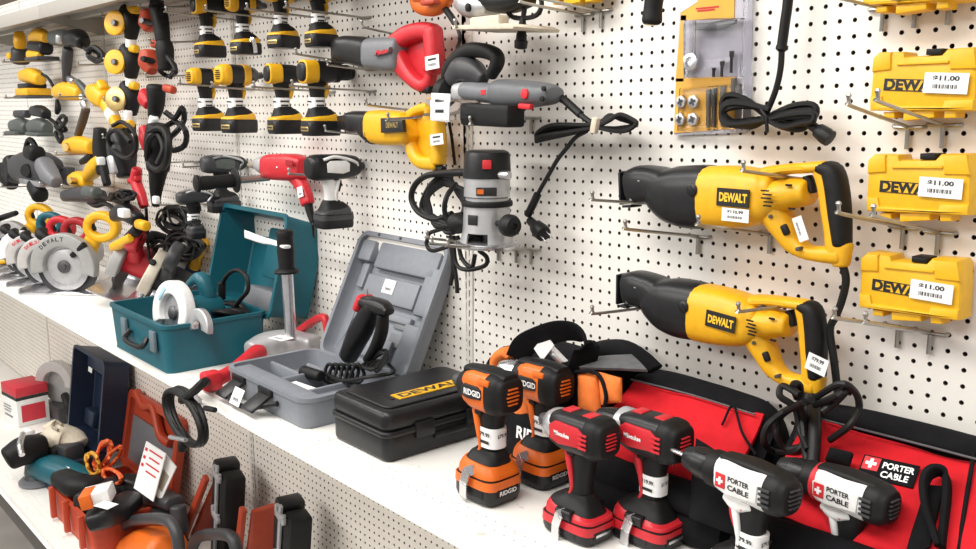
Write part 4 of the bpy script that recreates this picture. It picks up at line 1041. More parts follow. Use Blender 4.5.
b.box(pc, (.205, .036, .002), R); part(b, 'name_plate', YEL, lid)
b = MB(); b.text('DEWALT', pc + V((0, 0, .0014)), (0, 1, 0), (-1, 0, 0), .024, .185, .03); part(b, 'lettering', LBL, lid)
for yy in (-.30, -.16):
    b = MB(); b.box((x1 - .001, yy, ZS + .058), (.010, .05, .035), None, .003); part(b, 'latch', BLKP, t)
b = MB(); b.box((x1 - .002, -.23, ZS + .035), (.010, .09, .014), None, .004); part(b, 'handle', BLKP, t)
for k in range(4):
    b = MB(); b.box((.02, -.34 + k * .075, ZS + .1155), (.05, .008, .004), None, .0015); part(b, 'lid_rib', BLKP, lid) if k in (0, 3) else None

# --- grey case, open
gx0, gx1, gy0, gy1 = -.583, -.185, -.428, -.165
t = thing('open_tool_case', 'open grey hard case with its lid leaning against the board', 'case', ((gx0 + gx1) / 2, gy0, ZS))
gc = V(((gx0 + gx1) / 2, (gy0 + gy1) / 2, ZS + .001))
base = part(tray(gc, XA, YA, ZA, gx1 - gx0, gy1 - gy0, .074, .010, .035, .004, .003, .022), 'base', CGR, t)
for (cx, cy, dx, dy, h) in ((-.40, -.325, .012, .18, .05), (-.33, -.245, .30, .012, .05), (-.50, -.30, .16, .012, .045), (-.27, -.33, .012, .16, .05), (-.385, -.39, .36, .05, .052), (-.23, -.30, .08, .22, .036)):
    b = MB(); b.box((cx, cy, ZS + .018 + h / 2), (dx, dy, h), None, .005); part(b, 'divider', CGR, base)
lh = V((0, .155, .325)); ll = lh.length; lu = lh.normalized(); ln = lu.cross(XA)      # lid: up along lu, opening along -ln side
ln = XA.cross(lu); ln = ln if ln.y < 0 else -ln
lc = V(((gx0 + gx1) / 2 + .012, gy1 + .003, ZS + .066)) + lu * (ll / 2) - ln * .048
lid = part(tray(lc, XA, lu, ln, gx1 - gx0, ll, .046, .010, .035, .004, .003, .010), 'lid', CGR, t)
def onlid(u, v, w=.012): return lc + XA * u + lu * v + ln * w
RL = Matrix((XA, lu, ln)).transposed()
for (u, v, du, dv, w, rr) in ((.03, .125, .27, .075, .030, .008), (.0, .035, .235, .07, .026, .006), (-.155, .13, .06, .06, .034, .006), (.155, .055, .055, .13, .030, .008), (.15, -.10, .06, .13, .032, .006), (-.15, .06, .03, .07, .020, .004), (.02, -.03, .2, .02, .018, .004), (-.02, -.12, .2, .06, .022, .006)):
    b = MB(); b.box(onlid(u, v, w / 2 + .006), (du, dv, w), RL, rr); part(b, 'moulded_pad', CGR, lid)
for (u, v, dv) in ((.075, -.045, .02), (.075, -.085, .035)):
    b = MB(); b.box(onlid(u, v, .014), (.05, dv, .006), RL, .001); part(b, 'recess', MGR, lid)
sticker(onlid(-.005, .045, .0335), XA, lu, .05, .038, None, lid, 'paper_label', n=ln)
for k in (-.11, -.01, .1):
    b = MB(); b.lathe(onlid(k, ll / 2 - .006, .047), lu, [(.004, 0), (.004, .006), (.002, .007)], 8); part(b, 'stud', DGR, lid)
for (xx, tilt, dr) in ((-.50, .9, .055), (-.36, 1.0, .055)):
    b = MB(); R = frame((0, -1, -.55), ZA); b.box((xx, gy0 - .022, ZS + .038), (.055, .075, .008), R @ Matrix.Rotation(PI / 2, 3, 'Z'), .002); l = part(b, 'latch', BLKP, t)
    b = MB(); b.box((xx, gy0 - .002, ZS + .056), (.065, .012, .02), None, .003); part(b, 'latch_hinge', BLKP, t)
b = MB(); b.tube([(-.49, gy0 - .004, ZS + .045), (-.475, gy0 - .042, ZS + .022), (-.385, gy0 - .042, ZS + .018), (-.30, gy0 - .004, ZS + .04)], .007, 8); part(b, 'handle', BLKP, t)
sticker(V((-.425, gy0 - .046, ZS + .036)), XA, (0, .45, .9), .05, .042, None, t, 'price_label', n=(0, -.9, .45))
b = MB(); b.box((-.335, -.36, ZS + .056), (.09, .06, .003), Matrix.Rotation(.1, 3, 'Z')); solo(b, 'folded_paper', WHT, 'white paper lying in the base of the open grey case', 'paper')
b = MB(); b.loft([(-.42, -.29, ZS + .065), (-.35, -.285, ZS + .068)], [.016, .014], YA); solo(b, 'tool_accessory', BLK, 'small black accessory in the tray of the open grey case', 'accessory')
# black tool wrapped in clear film inside it
HYY = -.20; 
t = thing('heat_gun', 'black hand tool with red nose ring standing in the open grey case', 'tool', aY(355, 372, HYY))
z = zp(310, 220, 3.05); zz = lambda x, y, Y=HYY: aY(*z([(x, y)])[0], Y)
b = MB(); b.loft([zz(195, 262), zz(180, 290), zz(150, 350), zz(118, 415)], [(.019, .024), (.024, .026), (.026, .027), (.022, .024)], YA, 2.4, er=.3); part(b, 'body', BLKP, t)
b = MB(); b.loft([zz(168, 238), zz(158, 268)], [(.014, .024), (.013, .026)], YA, 2.4); part(b, 'nose_ring', REDI, t)
b = MB(); b.loft([zz(172, 250), zz(222, 268), zz(240, 280)], [(.016, .024), (.020, .022), (.010, .016)], YA, 2.4); part(b, 'top_housing', BLKP, t)
b = MB(); b.loft([zz(222, 292), zz(218, 340), zz(200, 390), zz(178, 425)], [(.011, .016), (.013, .017), (.013, .017), (.011, .015)], YA, 2.4); part(b, 'grip', BLK, t)
b = MB(); b.lathe(zz(173, 220), zz(173, 205) - zz(173, 220), [(.006, -.006), (.006, .008)], 10); part(b, 'nose_tip', STL, t)
rnd = random.Random(41); b = MB()
for k in range(5):
    b.tube([zz(185 + 8 * k, 430), zz(160 + k * 12, 445 + 3 * k, HYY - .04), zz(200 + rnd.uniform(-15, 15), 455, HYY - .07), zz(235, 425 - k * 6), zz(225 - k * 6, 405), zz(190, 425 + k * 3)], .0046, 7, 4, True)
for k in range(6):
    cx = 50 + k * 17; b.tube([zz(cx, 450, HYY - .05), zz(cx - 10 + rnd.uniform(-6, 6), 485, HYY - .06), zz(cx + 15, 495, HYY - .05), zz(cx + 30, 465 + rnd.uniform(-10, 10), HYY - .04), zz(cx + 12, 440, HYY - .05)], .0046, 7, 4, True)
b.tube([zz(50, 470, HYY - .06), zz(100, 490, HYY - .07), zz(170, 480, HYY - .07), zz(255, 465, HYY - .03), zz(240, 440)], .0046, 7); part(b, 'power_cord', CORD, t)
b = MB(); b.loft([zz(178, 275, HYY - .004), zz(150, 345, HYY - .004), zz(105, 400, HYY - .004)], [(.027, .030), (.029, .031), (.022, .025)], YA, 2.2); part(b, 'clear_film', MATS['clear_film'], t)
# --- teal case, open
tx0, tx1, ty0, ty1 = -1.262, -.828, -.486, -.175
t = thing('open_tool_case', 'open teal hard case holding a white-guarded saw, its lid leaning against the board', 'case', ((tx0 + tx1) / 2, ty0, ZS))
tc = V(((tx0 + tx1) / 2, (ty0 + ty1) / 2, ZS + .001))
base = part(tray(tc, XA, YA, ZA, tx1 - tx0, ty1 - ty0, .138, .008, .03, .008, .005, .008), 'base', TEAL, t)
lh = V((0, .075, .30)); ll = lh.length; lu = lh.normalized(); ln = XA.cross(lu); ln = ln if ln.y < 0 else -ln
LD = .135
lc = V(((tx0 + tx1) / 2 + .015, ty1 - .004, ZS + .118)) + lu * (ll / 2) - ln * LD
lid = part(tray(lc, XA, lu, ln, tx1 - tx0, ll, LD, .008, .03, .010, .005, .008), 'lid', TEAL, t)
RL = Matrix((XA, lu, ln)).transposed()
b = MB(); b.box(lc + XA * .07 + lu * .03 + ln * .03, (.20, .16, .045), RL, .008); part(b, 'moulded_pad', TEAL, lid)
b = MB(); b.box(lc + XA * .07 - lu * .115 + ln * .05, (.22, .07, .09), RL, .01); part(b, 'moulded_pad', MGR, lid)
for xx in (-1.12, -.90):
    b = MB(); b.box((xx, ty0 - .006, ZS + .085), (.035, .010, .06), None, .003); part(b, 'latch', mat('slate_latch', (.13, .17, .20), .4), t)
b = MB(); b.tube([(-1.08, ty0 - .003, ZS + .085), (-1.075, ty0 - .022, ZS + .06), (-.955, ty0 - .022, ZS + .06), (-.95, ty0 - .003, ZS + .085)], .008, 8); part(b, 'handle', BLKP, t)
b = MB(); P0 = [aY(*q, -.2) for q in ((245, 234), (262, 240), (275, 243), (287, 247))]
b.loft(P0, [(.012, .002), (.010, .008), (.006, .012), (.005, .012)], YA, 3); solo(b, 'instruction_leaflet', WHT, 'curled white leaflet sticking out of the lid of the teal case', 'paper')
# circular saw in the teal case
z = zp(105, 280, 5.228)
def zt(x, y, Y): return aY(*z([(x, y)])[0], Y)
def sawset(name, label, axis_c, n, R, mats, parts): pass
t = thing('circular_saw', 'teal circular saw with white blade guard lying in the open teal case', 'saw', (tc.x, tc.y, ZS + .01))
c = zt(360, 170, -.40); nrm = V((.12, -.98, .12)).normalized(); e1 = nrm.cross(ZA).normalized(); e2 = e1.cross(nrm) * 1.0
if e2.z < 0: e2 = -e2
def ringplate(c, e1, e2, n, r0, r1, a0, a1, th, b=None, seg=28, rr=.006):
    """thick curved guard between two radii"""
    pr = [(c_[0], c_[1]) for c_ in []]
    P = [(r1 * math.cos(a0 + (a1 - a0) * k / seg), r1 * math.sin(a0 + (a1 - a0) * k / seg)) for k in range(seg + 1)]
    P += [(r0 * math.cos(a1 + (a0 - a1) * k / seg), r0 * math.sin(a1 + (a0 - a1) * k / seg)) for k in range(seg + 1)]
    return (b or MB()).prism(P, c, e1, e2, n, -th / 2, th / 2, rr, 3)
part(ringplate(c, e1, e2, nrm, .054, .094, -.5, 3.6, .036), 'blade_guard', WHTP, t)
b = MB(); b.lathe(c - nrm * .002, nrm, [(.074, 0), (.074, .002)], 40); part(b, 'blade', STL, t)
b = MB(); b.lathe(c - nrm * .006, nrm, [(.02, 0), (.02, .014), (.012, .018)], 18); part(b, 'arbor_flange', DSTL, t)
q = c + e1 * .04 + e2 * .052 + nrm * .019; b = MB(); b.box(q, (.012, .05, .002), Matrix((e1, e2, nrm)).transposed() @ Matrix.Rotation(.7, 3, 'Z'), .0006); part(b, 'warning_label', mat('light_blue', (.35, .6, .75), .5), t)
c2 = zt(495, 250, -.40); part(ringplate(c2, e1, e2, nrm, .02, .055, -.3, 3.3, .02, rr=.004), 'lower_guard', ALU, t)
b = MB(); b.loft([zt(455, 20, -.30), zt(500, -10, -.30), zt(535, 50, -.29), zt(540, 130, -.29), zt(520, 190, -.30)], [(.014, .02), (.02, .022), (.022, .024), (.021, .024), (.016, .02)], YA, 2.4); part(b, 'rear_handle', TEAL, t)
b = MB(); b.loft([c + nrm * -.02, c - nrm * .13], [.045, .05], ZA, 2.4); part(b, 'motor_housing', TEAL, t)
b = MB(); b.box(V((-1.06, -.33, ZS + .05)), (.30, .13, .006), Matrix.Rotation(.5, 3, 'X'), .002); part(b, 'base_plate', STL, t)
rnd = random.Random(17); b = MB()
b.tube(L([(223, 315), (222, 290), (226, 277), (236, 270), (246, 276), (248, 290), (240, 300), (232, 312)], -.22), .0065, 8)
b.loft(L([(222, 298), (222, 283)], -.22), [.012, .012], YA)
for k in range(5): b.tube([V((-1.0 + rnd.uniform(-.03, .03), -.28, ZS + .12)), V((-.88, -.30 + k * .015, ZS + .13 + rnd.uniform(0, .02))), V((-.87, -.22, ZS + .125)), V((-.98, -.2 + rnd.uniform(-.02, .01), ZS + .14)), V((-1.06, -.24, ZS + .13))], .006, 8, 5, True)
part(b, 'power_cord', CORD, t)
b = MB(); b.loft([V((-1.0, -.25, ZS + .07)), V((-.9, -.25, ZS + .09))], [.06, .05], ZA); part(b, 'cord_bundle', BLK, t)

# ------------------------------------------------------------------ right-angle drill with pole handle
t = thing('right_angle_drill', 'grey and red right-angle drill with tall steel pole handle, between the teal and grey cases', 'drill', (-.70, -.25, ZS))
g0 = aZ(283, 347, ZS + .05); A = aZ(214, 380, ZS + .03); Bq = aZ(258, 354, ZS + .045)
part(MB().loft([aZ(252, 352, ZS + .045), aZ(268, 347, ZS + .05), aZ(290, 345, ZS + .05), aZ(312, 347, ZS + .05)], [(.030, .032), (.042, .042), (.044, .044), (.036, .036)], ZA, 3, 20), 'gear_housing', LGR, t)
b = MB(); b.loft([aZ(312, 352, ZS + .04), aZ(326, 356, ZS + .04), aZ(338, 360, ZS + .04)], [.018, .017, .014], ZA); part(b, 'chuck', STL, t)
b = MB(); b.loft([A, aZ(228, 374, ZS + .035), aZ(245, 362, ZS + .045), Bq], [(.020, .020), (.016, .018), (.018, .02), (.026, .028)], ZA, 2.8); part(b, 'rear_handle', RED, t)
b = MB(); b.box(A + V((.0, -.008, 0)), (.045, .05, .05), None, .01); part(b, 'handle_end', RED, t)
b = MB(); P0 = [aY(294, 345, -.12), aY(296, 334, -.12), aY(322, 317, -.12), aY(327, 330, -.12), aY(330, 350, -.12)]
b.loft(P0, [.010, .011, .011, .010, .009], YA, 2.6); part(b, 'spade_handle', RED, t)
b = MB(); p0, p1 = aY(291, 340, -.19), aY(287, 272, -.19); b.lathe(p0, p1 - p0, [(.0165, 0), (.0165, (p1 - p0).length)], 18); part(b, 'pole', STL, t)
ax = (p1 - p0).normalized(); b = MB(); hl_ = (aY(285, 231, -.19) - p1).length
b.lathe(p1, ax, [(.016, -.006), (.034, -.003), (.036, .002), (.033, .006), (.022, .010), (.0225, .03), (.0245, hl_ * .5), (.0225, hl_ * .85), (.025, hl_ * .93), (.022, hl_), (.012, hl_ + .004)], 20); part(b, 'pole_grip', BLK, t)
sticker(aZ(281, 338, ZS + .0955), (1, .2, 0), (-.2, 1, 0), .06, .045, None, t, 'rating_label', n=ZA)
# its cord drops over the edge of the shelf and is tied in a coil
rnd = random.Random(9); b = MB(); cY = YS - .035
b.tube([A + V((0, -.02, 0)), aY(203, 383, cY), aY(192, 393, cY), aY(182, 400, cY)], .012, 8)
cc = aY(184, 417, cY); rx = .112
for k in range(4):
    y = cY + rnd.uniform(-.022, .015); r1 = rx * rnd.uniform(.9, 1.08); r2 = .066 * rnd.uniform(.9, 1.1)
    b.tube([cc + V((r1 * math.cos(q * PI / 6) * 1.05, y - cY, r2 * math.sin(q * PI / 6) + r1 * math.cos(q * PI / 6) * -.12)) for q in range(12)], .0085, 8, 3, True)
e = aY(183, 440, cY); b.tube([aY(182, 430, cY), aY(184, 436, cY), aY(186, 441, cY)], .008, 7); plug(b, e, (-.2, 0, -1), 1.0)
b.tube([aY(205, 408, cY), aY(215, 410, cY)], .007, 7, 1)
o = part(b, 'power_cord', CORD, t)
b = MB()
for (p, q) in (((196, 397), (200, 401)), ((170, 437), (186, 440))): b.tube([aY(p[0], p[1], cY - .03), aY(q[0], q[1], cY - .032)], .006, 7, 1)
part(b, 'cord_tie', STL, o)
# ------------------------------------------------------------------ soft tool bags
def cloth(b, amp, seed, sc=14):
    from mathutils import noise
    for i, v in enumerate(b.v):
        n = noise.noise_vector(v * sc + V((seed, seed * 2, 0))); b.v[i] = v + n * amp
    return b
def sheet(P00, P10, P11, P01, nu, nv, th, puff, n, b=None):
    """padded cloth panel between four corners, puffed outward along n"""
    b = b or MB(); n = V(n).normalized(); vs = []; fs = []
    P00, P10, P11, P01 = map(V, (P00, P10, P11, P01))
    for side in (0, 1):
        for j in range(nv + 1):
            for i in range(nu + 1):
                u, v = i / nu, j / nv
                p = (P00 * (1 - u) + P10 * u) * (1 - v) + (P01 * (1 - u) + P11 * u) * v
                q = (math.sin(PI * min(1, max(0, u))) * math.sin(PI * v)) ** .5 if 0 < u < 1 and 0 < v < 1 else 0
                vs.append(p + n * ((th + puff * q) if side else 0))
    M = (nu + 1) * (nv + 1); ix = lambda s, i, j: s * M + j * (nu + 1) + i
    for j in range(nv):
        for i in range(nu):
            fs.append((ix(1, i, j), ix(1, i + 1, j), ix(1, i + 1, j + 1), ix(1, i, j + 1))); fs.append((ix(0, i, j), ix(0, i, j + 1), ix(0, i + 1, j + 1), ix(0, i + 1, j)))
    for i in range(nu): fs.append((ix(0, i, 0), ix(0, i + 1, 0), ix(1, i + 1, 0), ix(1, i, 0))); fs.append((ix(0, i, nv), ix(1, i, nv), ix(1, i + 1, nv), ix(0, i + 1, nv)))
    for j in range(nv): fs.append((ix(0, 0, j), ix(1, 0, j), ix(1, 0, j + 1), ix(0, 0, j + 1))); fs.append((ix(0, nu, j), ix(0, nu, j + 1), ix(1, nu, j + 1), ix(1, nu, j)))
    return b.add(vs, fs)
def strap(pts, w, hw, th=.003, sub=6):
    """flat webbing: pts path, w direction of its width, half width hw"""
    return MB().loft(pts, [(th, hw)] * len(pts), w, 5, 12, sub, .2)
def bagbody(x0, x1, prof, m, parent, bulge=.012, seed=1, name='body'):
    """prof: (y, z) outline of the bag's end; lofted along x with slightly drawn-in ends"""
    P = cat_rom([V((p[0], p[1], 0)) for p in prof], 4, True); N = len(P); K = 14; b = MB(); vs = []; fs = []
    cy = sum(p.x for p in P) / N; cz = sum(p.y for p in P) / N
    for k in range(K + 1):
        u = k / K; s = 1 - .06 * (2 * abs(u - .5)) ** 4 - (.05 if k in (0, K) else 0)
        for p in P: vs.append(V((x0 + (x1 - x0) * u, cy + (p.x - cy) * s, ZS + .001 + (cz + (p.y - cz) * s if True else p.y))))
    zmin = min(v.z for v in vs)
    for k in range(K):
        for i in range(N):
            j = (i + 1) % N; fs.append((k * N + i, k * N + j, (k + 1) * N + j, (k + 1) * N + i))
    fs.append(tuple(range(N - 1, -1, -1))); fs.append(tuple(K * N + i for i in range(N)))
    b.add(vs, fs); cloth(b, bulge * .35, seed, 9)
    for v in b.v: v.z = max(v.z, ZS + .001); v.y = min(v.y, -.010)
    return part(b, name, m, parent, ang=60)
# --- red bag with lettering patch, at the right edge
def redbag(x0, x1, zt, yt, yb, zf, label, logo, seed):
    """zt: height of the zip ridge, yt: its depth; yb: front foot; zf: top of the black front pocket"""
    t = thing('tool_bag', label, 'bag', ((x0 + x1) / 2, -.14, ZS))
    bagbody(x0, x1, [(-.012, .0), (-.012, zt * .4), (-.02, zt * .75), (yt * .8, zt * .93), (yt - .012, zt - .02), ((yt + yb) / 2, zt * .5), (yb, .06), (yb, 0), (yb * .5, 0)], BLKC, t, seed=seed)
    def F(x, s, off=0.0):   # point on the sloping front: s = 0 at the foot, 1 at the ridge
        a, c = V((x, yb - .002, ZS + .05)), V((x, yt - .012, ZS + zt - .012)); n = (c - a).cross(XA); n = -n.normalized() if n.y > 0 else n.normalized()
        return a * (1 - s) + c * s + n * off, n
    n = F(x0, .5)[1]
    b = cloth(sheet(F(x0 + .012, zf, .004)[0], F(x1 - .012, zf, .004)[0], F(x1 - .02, .985, .004)[0], F(x0 + .03, .985, .004)[0], 30, 18, .006, .014, n), .011, seed, 9); part(b, 'front_panel', REDC, t, ang=60)
    b = MB(); zr = ZS + zt
    b.loft([V((x0 - .004, yt + .01, ZS + zt * .45)), V((x0 + .004, yt + .002, zr - .045)), V((x0 + .035, yt, zr - .004)), V(((x0 * 2 + x1) / 3, yt, zr + .004)), V(((x0 + 2 * x1) / 3, yt, zr)), V((x1 - .035, yt, zr - .008)), V((x1 - .004, yt + .004, zr - .05)), V((x1 + .004, yt + .01, ZS + zt * .45))], [(.010, .022), (.011, .022), (.012, .023), (.012, .024), (.012, .024), (.012, .023), (.011, .022), (.010, .022)], (0, 1, .35), 2.4, 16, 5); part(cloth(b, .003, seed + 4), 'zip_band', BLKC, t, ang=60)
    for s in (.9, .86):
        b = MB(); b.tube([F(x0 + .03, s + .06, .022)[0], F((x0 + x1) / 2, s + .07, .024)[0], F(x1 - .03, s + .06, .022)[0]], .0018, 6, 4); part(b, 'zip', GRYC, t) if s == .9 else None
    b = cloth(sheet(F(x0 + .02, .02, .010)[0], F(x1 - .02, .02, .010)[0], F(x1 - .025, zf + .04, .010)[0], F(x0 + .025, zf - .02, .010)[0], 18, 8, .008, .022, n), .005, seed + 2, 11); part(b, 'front_pocket', BLKC, t, ang=60)
    return t, F, n
tB, FB, nB = redbag(.830, 1.42, .240, -.058, -.265, .30, 'red and black tool bag with lettering patch and black loop strap at the right edge', True, 3)
def onF(px, F, n, off=.022): return aP(px[0], px[1], F(1.0, .5, off)[0], n)
u = (onF((905, 480), FB, nB) - onF((870, 472), FB, nB)).normalized(); vv = nB.cross(u); vv = vv if vv.z > 0 else -vv
R = Matrix((u, vv, nB)).transposed(); c = onF((888, 471), FB, nB, .026)
b = MB(); b.box(c, (.082, .038, .003), R, .001); pt = part(b, 'logo_patch', BLKC, tB)
b = MB(); b.box(c - u * .026 + vv * .005 + nB * .002, (.024, .022, .001), R); lg = part(b, 'logo_square', REDI, pt)
b = MB(); b.box(c - u * .026 + vv * .005 + nB * .003, (.016, .005, .001), R); b.box(c - u * .026 + vv * .005 + nB * .0031, (.005, .016, .001), R); part(b, 'cross_mark', WHT, lg)
b = MB(); b.text('PORTER', c + u * .014 + vv * .007 + nB * .0022, u, vv, .011, .046, .03); b.text('CABLE', c + u * .012 - vv * .008 + nB * .0022, u, vv, .011, .04, .03); part(b, 'lettering', WHT, pt)
b = strap([onF((938, 545), FB, nB, .03), onF((926, 508), FB, nB, .045), onF((924, 484), FB, nB, .05), onF((931, 472), FB, nB, .046), onF((944, 474), FB, nB, .035), onF((947, 492), FB, nB, .03), onF((942, 548), FB, nB, .025)], nB, .013, .005); part(b, 'strap_loop', BLKC, tB)
b = cloth(sheet(onF((826, 462), FB, nB, .03), onF((850, 467), FB, nB, .03), onF((854, 455), FB, nB, .04), onF((831, 450), FB, nB, .04), 6, 5, .008, .006, nB), .001, 8); part(b, 'tab', BLKC, tB)
b = cloth(sheet(onF((931, 548), FB, nB, .026), onF((905, 560), FB, nB, .026), onF((926, 486), FB, nB, .028), onF((944, 488), FB, nB, .028), 6, 8, .004, .006, nB), .002, 12); part(b, 'side_flap', BLKC, tB)
b = MB(); b.tube([onF((957, 560), FB, nB, .022), onF((966, 500), FB, nB, .024), onF((974, 453), FB, nB, .022)], .003, 6); part(b, 'seam_piping', BLKC, tB)
tA, FA, nA = redbag(.460, .795, .216, -.058, -.225, .25, 'red and black tool bag without patch, behind the red and black drills', False, 7)
b = MB(); b.tube([onF((722, 425), FA, nA, .026), onF((733, 405), FA, nA, .028), onF((742, 432), FA, nA, .026), onF((756, 455), FA, nA, .024)], .0025, 6); part(b, 'seam_piping', BLKC, tA)
b = MB(); q = onF((668, 463), FA, nA, .028); u = V((1, 0, 0)); b.box(q, (.018, .0015, .004), Matrix((u, nA.cross(u), nA)).transposed()); part(b, 'brand_tag', WHT, tA)
b = cloth(sheet(onF((690, 520), FA, nA, .03), onF((765, 545), FA, nA, .03), onF((757, 480), FA, nA, .03), onF((697, 440), FA, nA, .03), 10, 8, .006, .02, nA), .004, 15); part(b, 'front_flap', BLKC, tA, ang=60)
# --- orange and black bag behind the orange drills
bx0, bx1 = .175, .47
t = thing('tool_bag', 'black, grey and orange tool bag with arched carrying strap behind the orange drills', 'bag', ((bx0 + bx1) / 2, -.1, ZS))
bagbody(bx0, bx1, [(-.012, .0), (-.012, .17), (-.03, .225), (-.08, .235), (-.13, .215), (-.165, .15), (-.175, .06), (-.17, 0), (-.09, 0)], BLKC, t, seed=5)
nF = V((0, -1, .12)).normalized(); ox = V((.35, -.178, ZS + .1)); pF = lambda x, y, o=.0: aP(x, y, ox + nF * o, nF)
b = cloth(sheet(pF(580, 412), pF(602, 415), pF(598, 375), pF(580, 371), 8, 8, .006, .012, nF), .002, 3); part(b, 'orange_panel', ORGC, t, ang=60)
b = cloth(sheet(pF(603, 405), pF(622, 402), pF(622, 378), pF(600, 372), 8, 8, .005, .008, nF), .002, 6); part(b, 'orange_panel', ORGC, t, ang=60)
b = cloth(sheet(pF(512, 416), pF(532, 420), pF(536, 395), pF(518, 390), 8, 8, .005, .008, nF), .002, 9); part(b, 'orange_panel', ORGC, t, ang=60)
b = MB(); b.tube([pF(602, 415, .012), pF(606, 396, .014), pF(600, 377, .014), pF(590, 371, .012), pF(576, 372, .01)], .004, 7); part(b, 'piping', BLKC, t)
b = cloth(sheet(pF(508, 455, .004), pF(560, 462, .004), pF(556, 418, .004), pF(512, 410, .004), 10, 8, .006, .008, nF), .002, 4); fp = part(b, 'front_pocket', BLKC, t, ang=60)
u = (pF(540, 437) - pF(522, 431)).normalized(); b = MB(); b.text('RIDGID', pF(536, 438, .022), u, nF.cross(u) if nF.cross(u).z > 0 else -nF.cross(u), .026, .115, .03); part(b, 'lettering', WHT, fp)
tp = V((.1, -.1, ZS + .23)); pT = lambda x, y, Y=-.1: aY(x, y, Y)
b = cloth(sheet(pT(580, 369, -.16), pT(648, 372, -.13), pT(632, 356, -.09), pT(583, 360, -.11), 10, 6, .006, .006, (0, -.6, 1)), .002, 7); part(b, 'top_flap', GRYC, t, ang=60)
b = MB(); b.loft([pT(575, 358, -.05), pT(600, 350, -.05), pT(622, 350, -.05), pT(640, 358, -.05), pT(656, 368, -.05)], [(.012, .03), (.018, .032), (.016, .032), (.010, .03), (.006, .02)], YA, 2.4); part(cloth(b, .003, 9), 'top_roll', BLKC, t, ang=60)
b = MB(); b.loft([pT(497, 372, -.14), pT(500, 358, -.14), pT(508, 352, -.14), pT(513, 356, -.14)], [(.008, .02), (.013, .025), (.012, .025), (.006, .02)], YA, 2.4); part(b, 'orange_end', ORGC, t)
b = MB(); b.loft([pT(494, 380, -.12), pT(497, 362, -.12), pT(508, 350, -.12)], [(.010, .03)] * 3, YA, 2.4); part(b, 'side_gusset', BLKC, t)
b = strap([pT(518, 358, -.16), pT(524, 346, -.165), pT(538, 338, -.17), pT(560, 331, -.17), pT(578, 333, -.165), pT(587, 345, -.16), pT(583, 362, -.155), pT(575, 385, -.15), pT(571, 412, -.165)], (0, .55, -.85), .026, .003); part(b, 'carrying_strap', BLKC, t)
b = MB(); b.box(pT(544, 347, -.165), (.032, .002, .05), Matrix.Rotation(.7, 3, 'Y')); part(b, 'paper_tag', WHT, t)
b = MB(); b.box(pT(557, 356, -.15), (.05, .02, .012), Matrix.Rotation(.5, 3, 'Y'), .003); part(b, 'buckle', STL, t)
# ------------------------------------------------------------------ top shelf over the left bays
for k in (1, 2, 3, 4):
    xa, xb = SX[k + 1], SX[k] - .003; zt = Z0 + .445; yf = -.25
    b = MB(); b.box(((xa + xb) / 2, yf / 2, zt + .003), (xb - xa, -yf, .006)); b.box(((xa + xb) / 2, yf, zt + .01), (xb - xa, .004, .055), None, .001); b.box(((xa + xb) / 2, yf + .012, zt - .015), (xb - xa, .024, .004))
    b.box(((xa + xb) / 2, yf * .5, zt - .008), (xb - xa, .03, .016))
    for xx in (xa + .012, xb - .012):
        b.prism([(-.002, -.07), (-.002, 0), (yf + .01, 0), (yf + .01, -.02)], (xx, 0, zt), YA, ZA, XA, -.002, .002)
    solo(b, 'gondola_top_shelf', mat('shaded_enamel', (.42, .395, .36), .5, var=.03), None, None, kind='structure')  # enamel darkened: shade on the lip and underside is put into its colour
